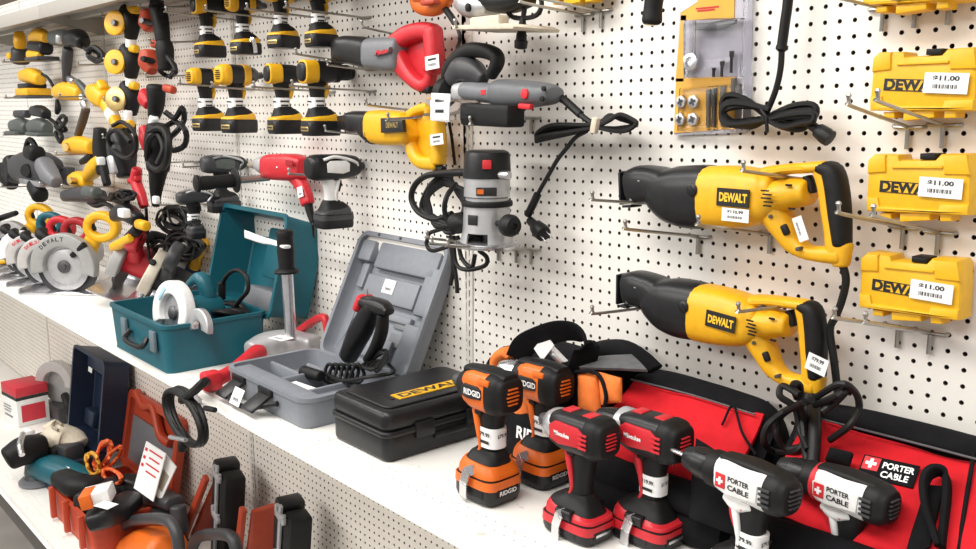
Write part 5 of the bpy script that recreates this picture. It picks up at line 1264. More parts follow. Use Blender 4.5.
# ------------------------------------------------------------------ circular saws lined up on the shelf
def rp(c, e1, e2, n, r0, r1, a0, a1, w0, w1, rr=.005, seg=28, b=None):
    P = [(r1 * math.cos(a0 + (a1 - a0) * k / seg), r1 * math.sin(a0 + (a1 - a0) * k / seg)) for k in range(seg + 1)]
    P += [(r0 * math.cos(a1 + (a0 - a1) * k / seg), r0 * math.sin(a1 + (a0 - a1) * k / seg)) for k in range(seg + 1)]
    return (b or MB()).prism(P, c, e1, e2, n, w0, w1, rr, 3)
def circ_saw(label, loc, fwd, guard, handle, motor, R=.098, word=None, wcol=INK, lean=0.0, hcut=True, shoe=STL, sc=1.0, pitch=0.0, lower=True, cord=False):
    M = frame(V(fwd), ZA) @ Matrix.Rotation(lean, 3, 'X') @ Matrix.Rotation(pitch, 3, 'Y')
    t = thing('circular_saw', label, 'saw', loc, M, 'circular saws lined up on the shelf', sc)
    P = lambda b, nm, m, par=t: part(b, nm, m, par, False)
    c = V((.02, .0, .085)); e1, e2, n = XA, ZA, YA
    P(rp(c, e1, e2, n, R * .60, R, -.25, PI + .30, -.014, .022), 'upper_guard', guard)
    b = MB(); b.lathe(c + n * -.012, n, [(R * .97, 0), (R * .97, .002)], 36, PI * .0, PI * 2); P(b, 'guard_back', DGR)
    b = MB(); b.lathe(c + n * .000, n, [(R * .54, 0), (R * .54, .004), (R * .5, .007), (R * .2, .007)], 36) if lower else None
    if lower: P(b, 'lower_guard', LGR)
    b = MB(); b.lathe(c + n * .002, n, [(R * .74, 0), (R * .74, .0018)], 40); P(b, 'blade', STL)
    b = MB(); b.lathe(c + n * .007, n, [(.020, 0), (.020, .006), (.011, .008), (.011, .014), (.004, .015)], 18); P(b, 'arbor_flange', DSTL)
    b = MB(); b.loft([c + V((-.03, .010, .035)), c + V((-.075, .016, .07))], [.008, .010], n, 3); P(b, 'guard_lever', BLK)
    b = MB(); b.box((.01, -.035, .003), (.29, .15, .005), None, .002); b.box((.155, -.035, .010), (.006, .15, .018), None, .002); P(b, 'base_plate', shoe)
    b = MB(); b.loft([c + V((0, -.014, .02)), c + V((-.005, -.06, .025)), c + V((-.005, -.15, .025))], [(.045, .05), (.05, .05), (.042, .042)], e1, 2.6, 18); P(b, 'motor_housing', motor)
    hy = -.045
    b = MB(); ring = []
    for k in range(13):
        an = 2 * PI * k / 12 + .4; ring.append((-.085 + .040 * math.cos(an) * (1.25 if math.cos(an) < 0 else 1), hy + .01, .205 + .036 * math.sin(an)))
    b.loft(ring, [(.0135, .019)] * 13, YA, 3.4, 16, 3, 0)
    b.loft([(-.06, hy + .01, .17), (-.035, hy + .005, .13)], [(.024, .018), (.026, .022)], YA, 3); P(b, 'rear_handle', handle)
    b = MB(); b.loft([(-.055, hy + .01, .215), (-.062, hy + .01, .195)], [.008, .008], YA, 2.6); P(b, 'trigger', BLK)
    b = MB(); b.loft([(.09, -.03, .165), (.115, -.035, .18), (.125, -.07, .185)], [.014, .017, .014], ZA); P(b, 'front_knob', BLK)
    if word:
        b = MB(); k = len(word); 
        for i, ch in enumerate(word):
            a = PI * .5 + (.80 - .85 * (i / max(1, k - 1))) * 1.0 - .02
            if ch != ' ':
                p = c + e1 * (math.cos(PI - a) * R * .84 * -1 if False else math.cos(a) * R * .84 * -1) + e2 * (math.sin(a) * R * .84) + n * .0228
                rt = -(e1 * -math.sin(a) * -1 + e2 * math.cos(a)) if False else None
                # seen from +n the x axis runs to the left, so letters run from +x to -x
                ang = a; rad = e1 * -math.cos(ang) + e2 * math.sin(ang); tg = V((-rad.z, 0, rad.x)) * 1
                if tg.x > 0: tg = -tg
                b.text(ch, p, tg, rad, R * .12, R * .105, .02)
        P(b, 'lettering', wcol)
    return t
FW0 = V((-.66, -.75, 0))
LGUARD = mat('pale_grey_guard', (.34, .34, .335), .5, .1)
PALE = mat('pale_guard', (.50, .48, .47), .5, .05)
circ_saw('largest grey circular saw with yellow handle, black lettering arched on its guard', aZ(74, 293, ZS), (-.72, -.69, 0), LGUARD, YEL, LGR, .104, 'DEWALT', INK, sc=1.28)
circ_saw('pale circular saw with red arched lettering, directly left of the largest grey saw', aZ(53, 286, ZS), (-.72, -.69, 0), PALE, mat('dark_red', (.35, .01, .015), .5), LGR, .100, 'SKILSAW', REDI, sc=1.12)
circ_saw('pale saw with red arched lettering and red handle, second left of the largest grey saw', aZ(39, 280, ZS), (-.72, -.69, 0), PALE, RED, RED, .100, 'SKILSAW', REDI, sc=1.08)
circ_saw('white-guarded teal circular saw, between the lettered saws and the yellow-rimmed blade', aZ(29, 275, ZS), (-.75, -.66, 0), WHTP, TEAL, TEAL, .095, sc=1.1)
circ_saw('circular saw with yellow handle rising behind the white guard', aZ(18, 266, ZS), (-.75, -.66, 0), LGUARD, YEL, LGR, .10, sc=1.15)
circ_saw('red circular saw with grey edge-on guard beside the largest grey saw', aZ(113, 300, ZS) + V((0, 0, .05)), (-.80, .6, 0), LGUARD, RED, RED, .10, lean=.42, sc=1.2)
circ_saw('circular saw with tan edge-on guard rising out behind the teal case', aZ(140, 318, ZS) + V((0, 0, .05)), (-.85, .52, 0), mat('tan_guard', (.55, .49, .40), .45, .2), DGR, DGR, .10, lean=.5, sc=1.1)
circ_saw('navy circular saw with yellow grip behind the teal case', aZ(172, 302, ZS) + V((0, 0, .05)), (-.85, .52, 0), LGUARD, YEL, BLUE, .10, lean=.5)
# yellow-rimmed saw blade at the left edge
t = thing('mitre_saw', 'saw with yellow-rimmed guard and silver blade at the left edge of the shelf', 'saw', aZ(0, 268, ZS))
c = aY(0, 245, -.36); n = V((.80, -.6, 0)).normalized(); e1 = n.cross(ZA); R_ = .088
part(rp(c, e1, ZA, n, R_ * .82, R_ * 1.02, 0, 2 * PI - .001, -.012, .014), 'guard_rim', YEL, t)
b = MB(); b.lathe(c - n * .004, n, [(R_ * .9, 0), (R_ * .9, .003)], 40); part(b, 'blade', STL, t)
b = MB(); b.lathe(c, n, [(.02, 0), (.02, .008), (.01, .012)], 16); part(b, 'arbor_flange', DSTL, t)
b = MB(); b.box(V((c.x, c.y, ZS + .006)), (.16, .16, .012), None, .004); part(b, 'base', DGR, t)
b = MB(); b.loft([aY(16, 213, -.3), aY(4, 217, -.32), aY(-8, 221, -.33)], [.012, .014, .013], ZA); b.loft([aY(-4, 222, -.33), c], [.015, .03], ZA); part(b, 'handle', BLK, t)

# ------------------------------------------------------------------ tools crowding the left-hand boards
def wt(name, label, cat, Y, items, group=None):
    pts = [q for it in items for q in (it[3] if it[2] in 'LC' else [it[3]])]
    cx = sum(p[0] for p in pts) / len(pts); by = max(p[1] for p in pts)
    t = thing(name, label, cat, aY(cx, by, Y), None, group)
    for it in items:
        nm, m, kd = it[:3]; dy = it[5] if len(it) > 5 else 0.0; y = Y + dy
        if kd == 'L':
            b = tloft(it[3], y, it[4], 1.0, 2.6, 16, 3, .4)
        elif kd == 'C':
            rnd = random.Random(int(it[3][0][0] * 7)); b = MB(); b.tube([aY(p[0], p[1], y + rnd.uniform(-.02, .02)) for p in it[3]], it[4], 7, 4)
        elif kd == 'D':
            p = aY(it[3][0], it[3][1], y); r, th, ax = it[4]; k = kpx(p)
            b = MB(); b.lathe(p, ax, [(r * k * .8, -th), (r * k, -th * .7), (r * k, th * .7), (r * k * .85, th), (r * k * .3, th)], 22)
        elif kd == 'B':
            p = aY(it[3][0], it[3][1], y); k = kpx(p); w, h, d = it[4][:3]; R = Matrix.Rotation(it[4][3], 3, 'Y') if len(it[4]) > 3 else None
            b = MB(); b.box(p, (w * k / .66, d, h * k), R, min(.006, d * .3))
        part(b, nm, m, t)
    return t
VD = V((.5, -.85, .1))
gG = 'yellow angle grinders in a hanging column'
for i, (x, y, lb) in enumerate([(117, 23, 'topmost of the yellow angle grinders hanging in a column'), (117, 62, 'middle of the yellow angle grinders hanging in a column'), (118, 99, 'lowest of the yellow angle grinders hanging in a column, half behind cords')]):
    wt('angle_grinder', lb, 'grinder', -.13, [('gear_head', YEL, 'D', (x, y), (11, .025, VD)), ('wheel_guard', YEL if i < 2 else GOLD, 'D', (x - 2, y), (12, .008, VD), -.05), ('spindle', DSTL, 'D', (x - 2, y), (3, .012, VD), -.055),
        ('motor_body', BLK, 'L', [(127, y - 12), (131, y - 2), (131, y + 14)], [8, 9, 6]), ('price_label', WHT, 'L', [(131, y + 17), (131, y + 23)], [5.2, 5.2]), ('grip', BLK, 'L', [(131, y + 24), (131, y + 32)], [4.6, 4.8]), ('collar', YEL, 'L', [(126, y - 14), (136, y - 13)], [4, 4])], gG)
gR = 'red and orange power tools in a hanging column'
wt('power_tool', 'topmost orange-red power tool with black body in the hanging column', 'power tool', -.14, [('gear_head', RORG, 'L', [(148, 12), (149, 22), (150, 28)], [7, 10, 7]), ('motor_body', BLK, 'L', [(156, 6), (160, 18), (163, 40)], [7, 8, 7]), ('top_cap', BLKP, 'D', (157, 6), (7, .03, ZA)), ('spindle', DSTL, 'D', (147, 22), (3, .03, VD), -.02)], gR)
wt('power_tool', 'second orange-red power tool with dangling cords in the hanging column', 'power tool', -.14, [('gear_head', RORG, 'L', [(148, 53), (149, 62), (152, 70)], [8, 10, 6]), ('collar', RORG, 'L', [(154, 44), (163, 44)], [4, 3]), ('motor_body', BLK, 'L', [(164, 44), (165, 52), (166, 68)], [8, 8.5, 7]), ('badge', BLK, 'D', (148, 60), (3, .03, VD), -.02), ('power_cord', CORD, 'C', [(166, 55), (172, 62), (176, 72), (168, 76), (160, 70), (165, 60), (175, 66), (170, 78)], .008)], gR)
wt('heat_gun', 'red power tool with black grip and white label in the hanging column', 'power tool', -.14, [('body', RED, 'L', [(144, 92), (146, 98), (149, 104)], [5, 8, 6]), ('collar', RORG, 'L', [(166, 88), (173, 90)], [4, 4]), ('grip', BLK, 'L', [(156, 88), (156, 104), (154, 116)], [9, 8, 6]), ('price_label', WHT, 'L', [(154, 118), (153, 124)], [4.5, 4.5], -.01), ('power_cord', CORD, 'C', [(165, 112), (175, 118), (182, 108), (184, 120), (176, 132), (168, 140), (172, 150), (184, 146), (186, 132), (176, 122), (166, 126)], .010)], gR)
wt('corded_drill', 'dark red power tool half hidden by black cord loops, lowest in its column', 'power tool', -.15, [('body', RED, 'L', [(144, 128), (146, 138), (147, 148)], [5, 7, 5]), ('motor_body', BLK, 'L', [(158, 128), (158, 146), (158, 168)], [11, 13, 11]), ('lower_grip', BLK, 'L', [(158, 170), (156, 190), (156, 205)], [9, 6, 4]), ('power_cord', CORD, 'C', [(150, 132), (160, 128), (168, 136), (167, 160), (158, 170), (148, 160), (149, 140), (158, 134), (164, 148), (158, 164)], .012, -.05), ('price_label', WHT, 'B', (156, 200), (6, 8, .02), -.04)], gR)
wt('corded_drill', 'bright red drill handle hanging among black cords above the shelf', 'power tool', -.16, [('grip', RED, 'L', [(137, 170), (136, 182), (141, 195), (144, 206)], [5, 5.5, 5, 4.5]), ('head', RED, 'L', [(130, 181), (138, 178)], [3, 4]), ('power_cord', CORD, 'C', [(146, 208), (147, 225), (148, 245), (150, 262)], .006)], gR)
wt('corded_planer', 'black and silver tool wrapped in cords beside the yellow grinder column', 'power tool', -.13, [('body', BLK, 'L', [(100, 130), (101, 150), (104, 172)], [6, 8, 7]), ('motor_body', BLKP, 'L', [(118, 132), (122, 150), (126, 174)], [10, 14, 9]), ('silver_nose', ALU, 'L', [(113, 158), (115, 172)], [6, 5], -.04), ('price_label', WHT, 'L', [(128, 112), (128, 120)], [4, 4], -.02), ('brass_ring', YEL, 'L', [(126, 124), (131, 124)], [4, 4], -.02), ('power_cord', CORD, 'C', [(112, 126), (122, 122), (134, 132), (136, 150), (126, 158), (114, 150), (108, 136), (118, 130), (130, 142)], .008, -.06)])
wt('palm_sander', 'small yellow palm sander at the far left under the top shelf', 'sander', -.13, [('body', YEL, 'L', [(19, 34), (20, 42), (20, 48)], [5, 6, 5]), ('pad_base', DGR, 'L', [(20, 51), (20, 60)], [8, 9]), ('front_cap', YEL, 'B', (14, 56), (7, 6, .06), -.02)], 'yellow palm sanders')
wt('palm_sander', 'yellow palm sander with dark base next to the dark grinder with hanging hose', 'sander', -.13, [('body', YEL, 'L', [(33, 38), (40, 35), (46, 38)], [5, 7, 5]), ('motor_body', BLKP, 'L', [(34, 47), (46, 48)], [7, 7]), ('front_cap', YEL, 'L', [(31, 55), (40, 56)], [5, 4], -.02), ('pad_base', DGR, 'B', (42, 59), (28, 4, .1))], 'yellow palm sanders')
wt('orbital_sander', 'square yellow orbital sander on hooks below the palm sanders', 'sander', -.13, [('body', YEL, 'L', [(24, 76), (33, 76), (40, 79)], [6, 8, 6]), ('neck', BLKP, 'B', (32, 86), (22, 5, .09)), ('skirt', YEL, 'B', (33, 92), (28, 7, .11)), ('pad', DSTL, 'B', (33, 97), (30, 3, .12)), ('power_cord', CORD, 'C', [(42, 74), (48, 78), (53, 86), (56, 92)], .007)])
wt('die_grinder', 'dark grinder with hanging hose and coiled cord under the top shelf', 'grinder', -.14, [('silver_head', GRNM, 'L', [(54, 38), (62, 38), (70, 39)], [7, 8.5, 8]), ('motor_body', BLKP, 'L', [(70, 39), (78, 38), (83, 42)], [8, 9, 7]), ('lower_grip', DGR, 'L', [(68, 50), (67, 62), (66, 80)], [5, 5, 3.5]), ('highlight_band', ALU, 'L', [(60, 36), (60, 42)], [4, 4], -.035), ('power_cord', CORD, 'C', [(83, 46), (88, 50), (94, 47), (102, 53), (103, 59), (95, 61), (88, 55), (92, 50), (99, 54), (98, 60), (90, 57)], .010)])
wt('drywall_screwdriver', 'yellow screwdriver with silver nose between the square sander and yellow grinder', 'power tool', -.13, [('body', YEL, 'L', [(59, 92), (66, 91), (74, 92), (80, 94)], [7, 9, 8.5, 6]), ('silver_nose', STL, 'L', [(70, 79), (74, 82)], [4, 4]), ('hood', GRNM, 'L', [(78, 82), (85, 90), (87, 96)], [3, 3.5, 3]), ('collar', STL, 'D', (84, 97), (3, .02, VD)), ('plug', BLK, 'L', [(57, 100), (58, 108), (57, 113)], [1.6, 3, 2])])
wt('angle_grinder', 'yellow angle grinder slanting between the screwdriver and the grinder column', 'grinder', -.14, [('gear_head', YEL, 'L', [(93, 92), (100, 95), (106, 100)], [8, 11, 9]), ('top_cap', YEL, 'L', [(101, 84), (104, 90)], [5, 6]), ('motor_body', YEL, 'L', [(107, 104), (113, 116), (118, 127)], [7, 6, 5]), ('price_label', WHT, 'L', [(111, 112), (114, 118)], [6.6, 6.2])])
wt('cut_out_tool', 'yellow tool with upright dark grip hanging above the yellow jigsaw', 'power tool', -.14, [('body', YEL, 'L', [(69, 146), (80, 145), (92, 147)], [7, 9, 7]), ('front_light', GOLD, 'D', (72, 148), (4.5, .04, VD), -.02), ('grip', mat('brown_grip', (.07, .045, .03), .6), 'L', [(86, 109), (83, 120), (78, 135)], [4, 4, 3.5]), ('collar', STL, 'L', [(85, 103), (86, 108)], [5, 4]), ('brush', BLK, 'L', [(82, 162), (92, 156)], [3, 4])])
wt('finish_sander', 'grey and black sander without cord at the far left, below the yellow sander', 'sander', -.14, [('body', GRNM, 'L', [(14, 126), (22, 126), (27, 128)], [6, 8, 6]), ('top_cap', DGR, 'L', [(17, 114), (27, 114)], [4, 4]), ('pad_base', GRNM, 'B', (20, 133), (24, 4, .1))], 'grey finish sanders')
wt('finish_sander', 'grey and black sander with tangled cord, right of the pair below the yellow sander', 'sander', -.14, [('body', GRNM, 'L', [(32, 127), (40, 126), (47, 128)], [6, 8, 6]), ('top_cap', BLKP, 'L', [(34, 111), (40, 111), (46, 114)], [5, 6, 5]), ('pad_base', GRNM, 'B', (42, 134), (28, 4, .1)), ('power_cord', CORD, 'C', [(46, 116), (54, 122), (60, 128), (66, 120), (62, 116), (56, 126), (62, 136), (60, 142), (56, 132), (66, 130), (58, 120)], .009)], 'grey finish sanders')
wt('belt_sander', 'large grey and black belt sander at the far left above the circular saws', 'sander', -.15, [('body', DGR, 'L', [(22, 168), (36, 166), (50, 170)], [14, 16, 13]), ('side_panel', MGR, 'L', [(44, 165), (50, 175), (56, 182)], [9, 9, 6], -.05), ('loop_handle', BLK, 'L', [(24, 158), (28, 141), (33, 142), (40, 156)], [2.5, 2.5, 2.5, 2.5], -.02), ('dust_port', BLK, 'L', [(30, 152), (37, 154)], [7, 8], -.04), ('front_roller', BLK, 'L', [(6, 165), (8, 178), (12, 184)], [7, 8, 6], -.04), ('rear_roller', BLKP, 'L', [(12, 162), (17, 176)], [9, 10], -.02), ('base_plate', STL, 'B', (40, 182), (46, 6, .1), -.02), ('knob', BLK, 'D', (30, 171), (7, .03, VD), -.06), ('lower_roller', BLK, 'L', [(34, 186), (40, 195)], [7, 8], -.05), ('power_cord', CORD, 'C', [(48, 158), (56, 166), (62, 170)], .007)])
wt('jigsaw', 'yellow jigsaw with dark plate just above the circular saws', 'saw', -.14, [('body', YEL, 'L', [(73, 180), (80, 179), (87, 182)], [6, 8, 6]), ('handle', YEL, 'L', [(88, 176), (95, 168), (101, 160)], [6, 8, 6]), ('plate', DGR, 'B', (68, 176), (14, 18, .04), .05), ('black_end', BLK, 'L', [(103, 168), (107, 184)], [4, 4]), ('price_label', WHT, 'B', (101, 161), (4, 8, .03), -.05), ('front_light', GOLD, 'D', (78, 181), (3.5, .05, VD), -.02)])
wt('angle_grinder', 'black and yellow grinder with white label lying over the circular saws', 'grinder', -.22, [('body', BLKP, 'L', [(116, 215), (126, 212), (138, 220)], [7, 9, 7]), ('price_label', WHT, 'B', (124, 213), (10, 9, .03), -.06), ('yellow_tip', YEL, 'L', [(139, 224), (146, 226)], [5, 5], -.02), ('neck', BLK, 'L', [(137, 230), (129, 238)], [5, 5]), ('yellow_grip', YEL, 'L', [(114, 247), (122, 243), (130, 238)], [5, 5, 4], -.02)])
wt('polisher', 'dark grey polisher lying above the row of circular saws', 'polisher', -.17, [('body', DGR, 'L', [(66, 196), (84, 194), (100, 197)], [6, 8, 7]), ('cap', GRNM, 'L', [(88, 192), (96, 193)], [7, 6], -.02), ('power_cord', CORD, 'C', [(100, 196), (112, 200), (122, 196), (128, 204), (118, 210), (106, 204), (96, 206), (88, 202)], .009)])
# long hook rods carrying those tools: their tips reach past the left edge
for i, (x, y, wx, lb) in enumerate([(4, 62, 60, 'long hook rod under the yellow palm sanders'), (6, 98, 62, 'long hook rod under the square yellow sander'), (4, 135, 56, 'long hook rod under the grey finish sanders'), (2, 187, 60, 'long hook rod under the belt sander'), (60, 97, 118, 'hook rod under the yellow screwdriver'), (78, 65, 128, 'hook rod with raised tip right of the coiled cord'), (56, 155, 108, 'hook rod under the yellow cut-out tool'), (62, 188, 112, 'hook rod under the yellow jigsaw'),
        (102, 16, 148, 'hook rod across the topmost yellow grinder'), (104, 62, 150, 'hook rod across the middle yellow grinder'), (104, 101, 150, 'hook rod across the lowest yellow grinder'), (103, 138, 152, 'hook rod across the cord-wrapped tool'), (112, 150, 156, 'hook rod with bright tip across the cord-wrapped tool'), (146, 77, 190, 'hook rod with raised tip right of the orange tool column'), (150, 163, 196, 'hook rod across the lowest tool of the red column'), (140, 8, 188, 'hook rod across the topmost orange tool'), (150, 43, 196, 'hook rod across the second orange tool'), (160, 205, 205, 'hook rod above the hanging black cords')]):
    hook((x, y), lb, (wx, y - 1.5), stem=False, r=.0032)
# hanging cords
rnd = random.Random(31)
def tangle(label, cx, cy, w, h, n, Y, r=.006):
    b = MB()
    for k in range(n):
        y0 = Y + rnd.uniform(-.04, .03); m = rnd.randint(5, 7); pts = []
        ox, oy = rnd.uniform(-.3, .3) * w, rnd.uniform(-.3, .3) * h
        for i in range(m):
            a = 2 * PI * i / m + rnd.uniform(-.3, .3); s = rnd.uniform(.45, .75); pts.append(aY(cx + ox + w * s * math.cos(a), cy + oy + h * s * math.sin(a), y0 + rnd.uniform(-.02, .02)))
        b.tube(pts, r, 6, 4, True)
    return solo(b, 'power_lead', CORD, label, 'cord')
tangle('looped black cords hanging against the board left of the small black driver', 174, 220, 20, 17, 12, -.09, .0052)
tangle('coiled black cord heap resting on the shelf behind the circular saws', 184, 246, 22, 17, 18, -.10, .0058)
tangle('black cord loops between the bright red drill handle and the board', 160, 250, 12, 12, 8, -.08, .005)
tangle('dark cords lying on the yellow-handled saws', 120, 197, 16, 7, 7, -.2, .006)

# ------------------------------------------------------------------ base deck
def pY(x, y, Y): return aY(x, y, Y)
# carton and saw guard at the far end
cx, cy = -3.52, -.205; t = thing('saw_carton', 'red and white carton at the far end of the base deck', 'box', (cx, cy, ZL))
R = Matrix.Rotation(.12, 3, 'Z'); H_c = .205
b = MB(); b.box((cx, cy, ZL + .001 + H_c / 2), (.19, .16, H_c), R, .002); part(b, 'box', WHTP, t)
b = MB(); b.box((cx, cy, ZL + H_c - .018), (.1915, .1615, .05), R, .002); part(b, 'red_band', mat('carton_red', (.55, .03, .05), .5), t)
b = MB(); b.box((cx, cy, ZL + H_c - .052), (.192, .162, .018), R); part(b, 'black_band', INK, t)
for k, (dx, dz, w, h) in enumerate(((-.03, .10, .09, .006), (-.03, .085, .10, .006), (-.03, .07, .08, .006), (-.02, .045, .1, .010))):
    b = MB(); p = V((cx, cy, ZL)) + R @ V((dx, -.0815, dz)); b.box(p, (w, .001, h), R); part(b, 'printed_line', MGR, t)
b = MB(); b.box(V((cx, cy, ZL + .07)) + R @ V((.0965, 0, 0)), (.001, .12, .09), R); part(b, 'picture_panel', mat('carton_red', (.55, .03, .05), .5), t)
t = thing('circular_saw', 'grey saw with round guard standing behind the red and white carton', 'saw', aZ(42, 404, ZL))
c = V((-3.42, -.065, ZL + .20)); n = V((.5, -.86, 0)); e1 = n.cross(ZA)
part(rp(c, e1, ZA, n, .07, .125, -.1, PI + .1, -.02, .03), 'upper_guard', PALE, t); b = MB(); b.lathe(c, n, [(.118, -.012), (.118, -.008)], 36); part(b, 'guard_back', LGUARD, t)
b = MB(); b.box((c.x, c.y, ZL + .05), (.2, .08, .09), None, .01); part(b, 'body', DGR, t)
b = MB(); b.loft([(c.x + .14, c.y - .01, ZL + .17), (c.x + .20, c.y - .01, ZL + .12), (c.x + .19, c.y, ZL + .03)], [.02, .025, .02], YA); part(b, 'handle', BLK, t)
# navy case
nx0, nx1, ny0, ny1 = -2.86, -2.44, -.40, -.15
t = thing('open_tool_case', 'open navy hard case with upright lid on the base deck', 'case', ((nx0 + nx1) / 2, ny0, ZL))
base = part(tray(V(((nx0 + nx1) / 2, (ny0 + ny1) / 2, ZL + .001)), XA, YA, ZA, nx1 - nx0, ny1 - ny0, .12, .010, .03, .006, .004, .03), 'base', NAVY, t)
lu = V((0, .06, .42)).normalized(); ln = XA.cross(lu); ln = ln if ln.y < 0 else -ln; ll = .425; LD = .115
lc = V(((nx0 + nx1) / 2, ny1 + .01, ZL + .115)) + lu * (ll / 2) - ln * LD
lc.y = min(lc.y, -.05)
lid = part(tray(lc, XA, lu, ln, nx1 - nx0, ll, LD, .012, .03, .008, .004, .010), 'lid', NAVY, t)
RL = Matrix((XA, lu, ln)).transposed()
for (u, v, du, dv, w) in ((-.02, .15, .25, .06, .07), (.12, -.05, .06, .2, .06), (-.1, -.12, .12, .08, .06)):
    b = MB(); b.box(lc + XA * u + lu * v + ln * (w / 2), (du, dv, w), RL, .01); part(b, 'moulded_pad', NAVY, lid)
b = MB(); b.box(lc + XA * -.12 + lu * .12 + ln * .06, (.05, .05, .002), RL); part(b, 'paper_label', WHT, lid)
b = MB(); b.box(lc + XA * .10 + lu * -.02 + ln * .035, (.10, .12, .03), RL @ Matrix.Rotation(.5, 3, 'Z'), .008); part(b, 'foam_block', CRM, lid)
for xx in (-2.78, -2.56):
    b = MB(); b.box((xx, ny0 - .006, ZL + .08), (.04, .012, .06), None, .003); part(b, 'latch', BLKP, t)
for (x, y, z_, d, m) in ((-2.75, -.31, .10, (.14, .1, .12), BLKP), (-2.60, -.33, .10, (.12, .08, .11), BLK), (-2.55, -.28, .12, (.1, .1, .1), DGR), (-2.70, -.35, .12, (.1, .06, .1), BLKP)):
    b = MB(); b.box((x, y, ZL + z_), d, Matrix.Rotation(.3, 3, 'Z'), .015); part(b, 'moulded_block', m, base)
b = MB(); P0 = [aZ(40, 444, ZL + .16), aZ(55, 437, ZL + .18), aZ(68, 438, ZL + .17), aZ(80, 444, ZL + .15)]
b.loft(P0, [(.05, .03), (.075, .045), (.075, .045), (.04, .025)], ZA, 2.6, 20); b.loft([aZ(47, 430, ZL + .2), aZ(56, 424, ZL + .22)], [(.03, .025), (.02, .02)], ZA)
t = thing('dust_bag', 'cream cloth dust bag lying across the open navy case', 'bag', aZ(60, 452, ZL + .12)); part(cloth(b, .006, 3, 12), 'bag', CRM, t, ang=70)
b = MB(); b.tube([aZ(58, 430, ZL + .23), aZ(52, 426, ZL + .235), aZ(56, 421, ZL + .235), aZ(62, 425, ZL + .235)], .006, 7, 4); part(b, 'drawstring', TAN, t)
t = thing('sheet_sander', 'black sander with silver lever lying in the open navy case', 'sander', aZ(30, 460, ZL + .1))
b = MB(); b.loft([aZ(10, 458, ZL + .15), aZ(25, 450, ZL + .17), aZ(42, 446, ZL + .17)], [.05, .06, .05], ZA, 2.8); part(b, 'body', BLK, t)
b = MB(); b.tube([aZ(22, 455, ZL + .22), aZ(20, 444, ZL + .25), aZ(23, 434, ZL + .26)], .012, 8); part(b, 'lever', STL, t)
b = MB(); b.box(aZ(29, 434, ZL + .22), (.06, .04, .05), None, .01); part(b, 'white_cap', WHTP, t)
# teal sander with round pad
t = thing('random_orbit_sander', 'teal sander with round grey pad lying on the base deck before the orange case', 'sander', aZ(42, 487, ZL))
pc = aZ(38, 483, ZL); b = MB(); b.lathe(pc + V((0, 0, .002)), ZA, [(.07, 0), (.078, .004), (.078, .014), (.066, .018), (.066, .026), (.03, .03)], 28); part(b, 'pad', MGR, t)
b = MB(); b.lathe(pc + V((0, 0, .018)), ZA, [(.05, 0), (.055, .01), (.045, .03), (.02, .04)], 24); part(b, 'hub', DGR, t)
b = MB(); b.loft([pc + V((.0, .01, .075)), pc + V((.10, .04, .085)), pc + V((.22, .09, .075)), pc + V((.30, .12, .06))], [(.055, .05), (.062, .056), (.058, .052), (.04, .04)], ZA, 2.6, 18); part(b, 'body', TEAL, t)
sticker(pc + V((.215, .045, .105)), (.9, .4, 0), (-.2, .5, .8), .06, .055, None, t)
b = MB(); b.loft([pc + V((-.01, -.0, .05)), pc + V((-.015, 0, .10))], [.05, .04], YA); part(b, 'gear_head', GRNM, t)
# orange cord bundle
rnd = random.Random(77); b = MB(); o = aY(104, 462, -.25)
def lp(n, cx, cy, w, h, Y, rr, rot):
    for k in range(n):
        a0 = rot + rnd.uniform(-.3, .3); pts = []
        for i in range(8):
            a = 2 * PI * i / 8; u, v_ = w * rnd.uniform(.85, 1.1) * math.cos(a), h * rnd.uniform(.9, 1.1) * math.sin(a)
            pts.append(aY(cx + u * math.cos(a0) - v_ * math.sin(a0), cy + u * math.sin(a0) + v_ * math.cos(a0), Y + rnd.uniform(-.03, .03)))
        b.tube(pts, rr, 7, 4, True)
lp(6, 103, 455, 6, 15, -.24, .0062, .35); lp(4, 112, 458, 4, 14, -.22, .0062, .6); lp(6, 112, 476, 10, 6, -.27, .0062, .5)
b.mi = 1; lp(7, 93, 464, 6, 11, -.27, .0062, -.4)
solo(b, 'extension_cord', [OCORD, YCORD], 'orange and yellow cord bundle lying behind the teal sander', 'cord')
# orange case with black tool and papers
ox0, ox1, oy0, oy1 = -2.20, -1.72, -.455, -.14
t = thing('open_tool_case', 'open orange and grey case with papers in it, its lid against the lower board', 'case', ((ox0 + ox1) / 2, oy0, ZL))
base = part(tray(V(((ox0 + ox1) / 2, (oy0 + oy1) / 2, ZL + .001)), XA, YA, ZA, ox1 - ox0, oy1 - oy0, .135, .012, .02, .008, .003, .02), 'base', RORG, t)
for xx in (-2.15, -1.98, -1.80):
    b = MB(); b.box((xx, oy0 - .012, ZL + .08), (.022, .022, .13), None, .004); part(b, 'front_rib', RORG, base)
lu = V((.0, .07, .36)).normalized(); ln = XA.cross(lu); ln = ln if ln.y < 0 else -ln; ll = .34
lc = V((-2.16, oy1 + .04, ZL + .065)) + lu * (ll / 2) - ln * .04
lid = part(tray(lc, XA, lu, ln, .56, ll, .04, .030, .03, .004, .002, .012), 'lid', RORG, t)
RL = Matrix((XA, lu, ln)).transposed()
b = MB(); b.box(lc + ln * .018 - lu * .05, (.48, .22, .010), RL, .003); part(b, 'grey_liner', MGR, lid)
b = MB(); b.loft([lc + XA * a_ + lu * b_ + ln * .035 for a_, b_ in ((-.2, .17), (-.10, .13), (.0, .15), (.10, .06), (.2, .05))], [.018] * 5, ln, 3); part(b, 'inner_rim', RORG, lid)
t = thing('packed_drill', 'black tool packed in the open orange case with white stickers on it', 'power tool', aZ(100, 515, ZL + .05))
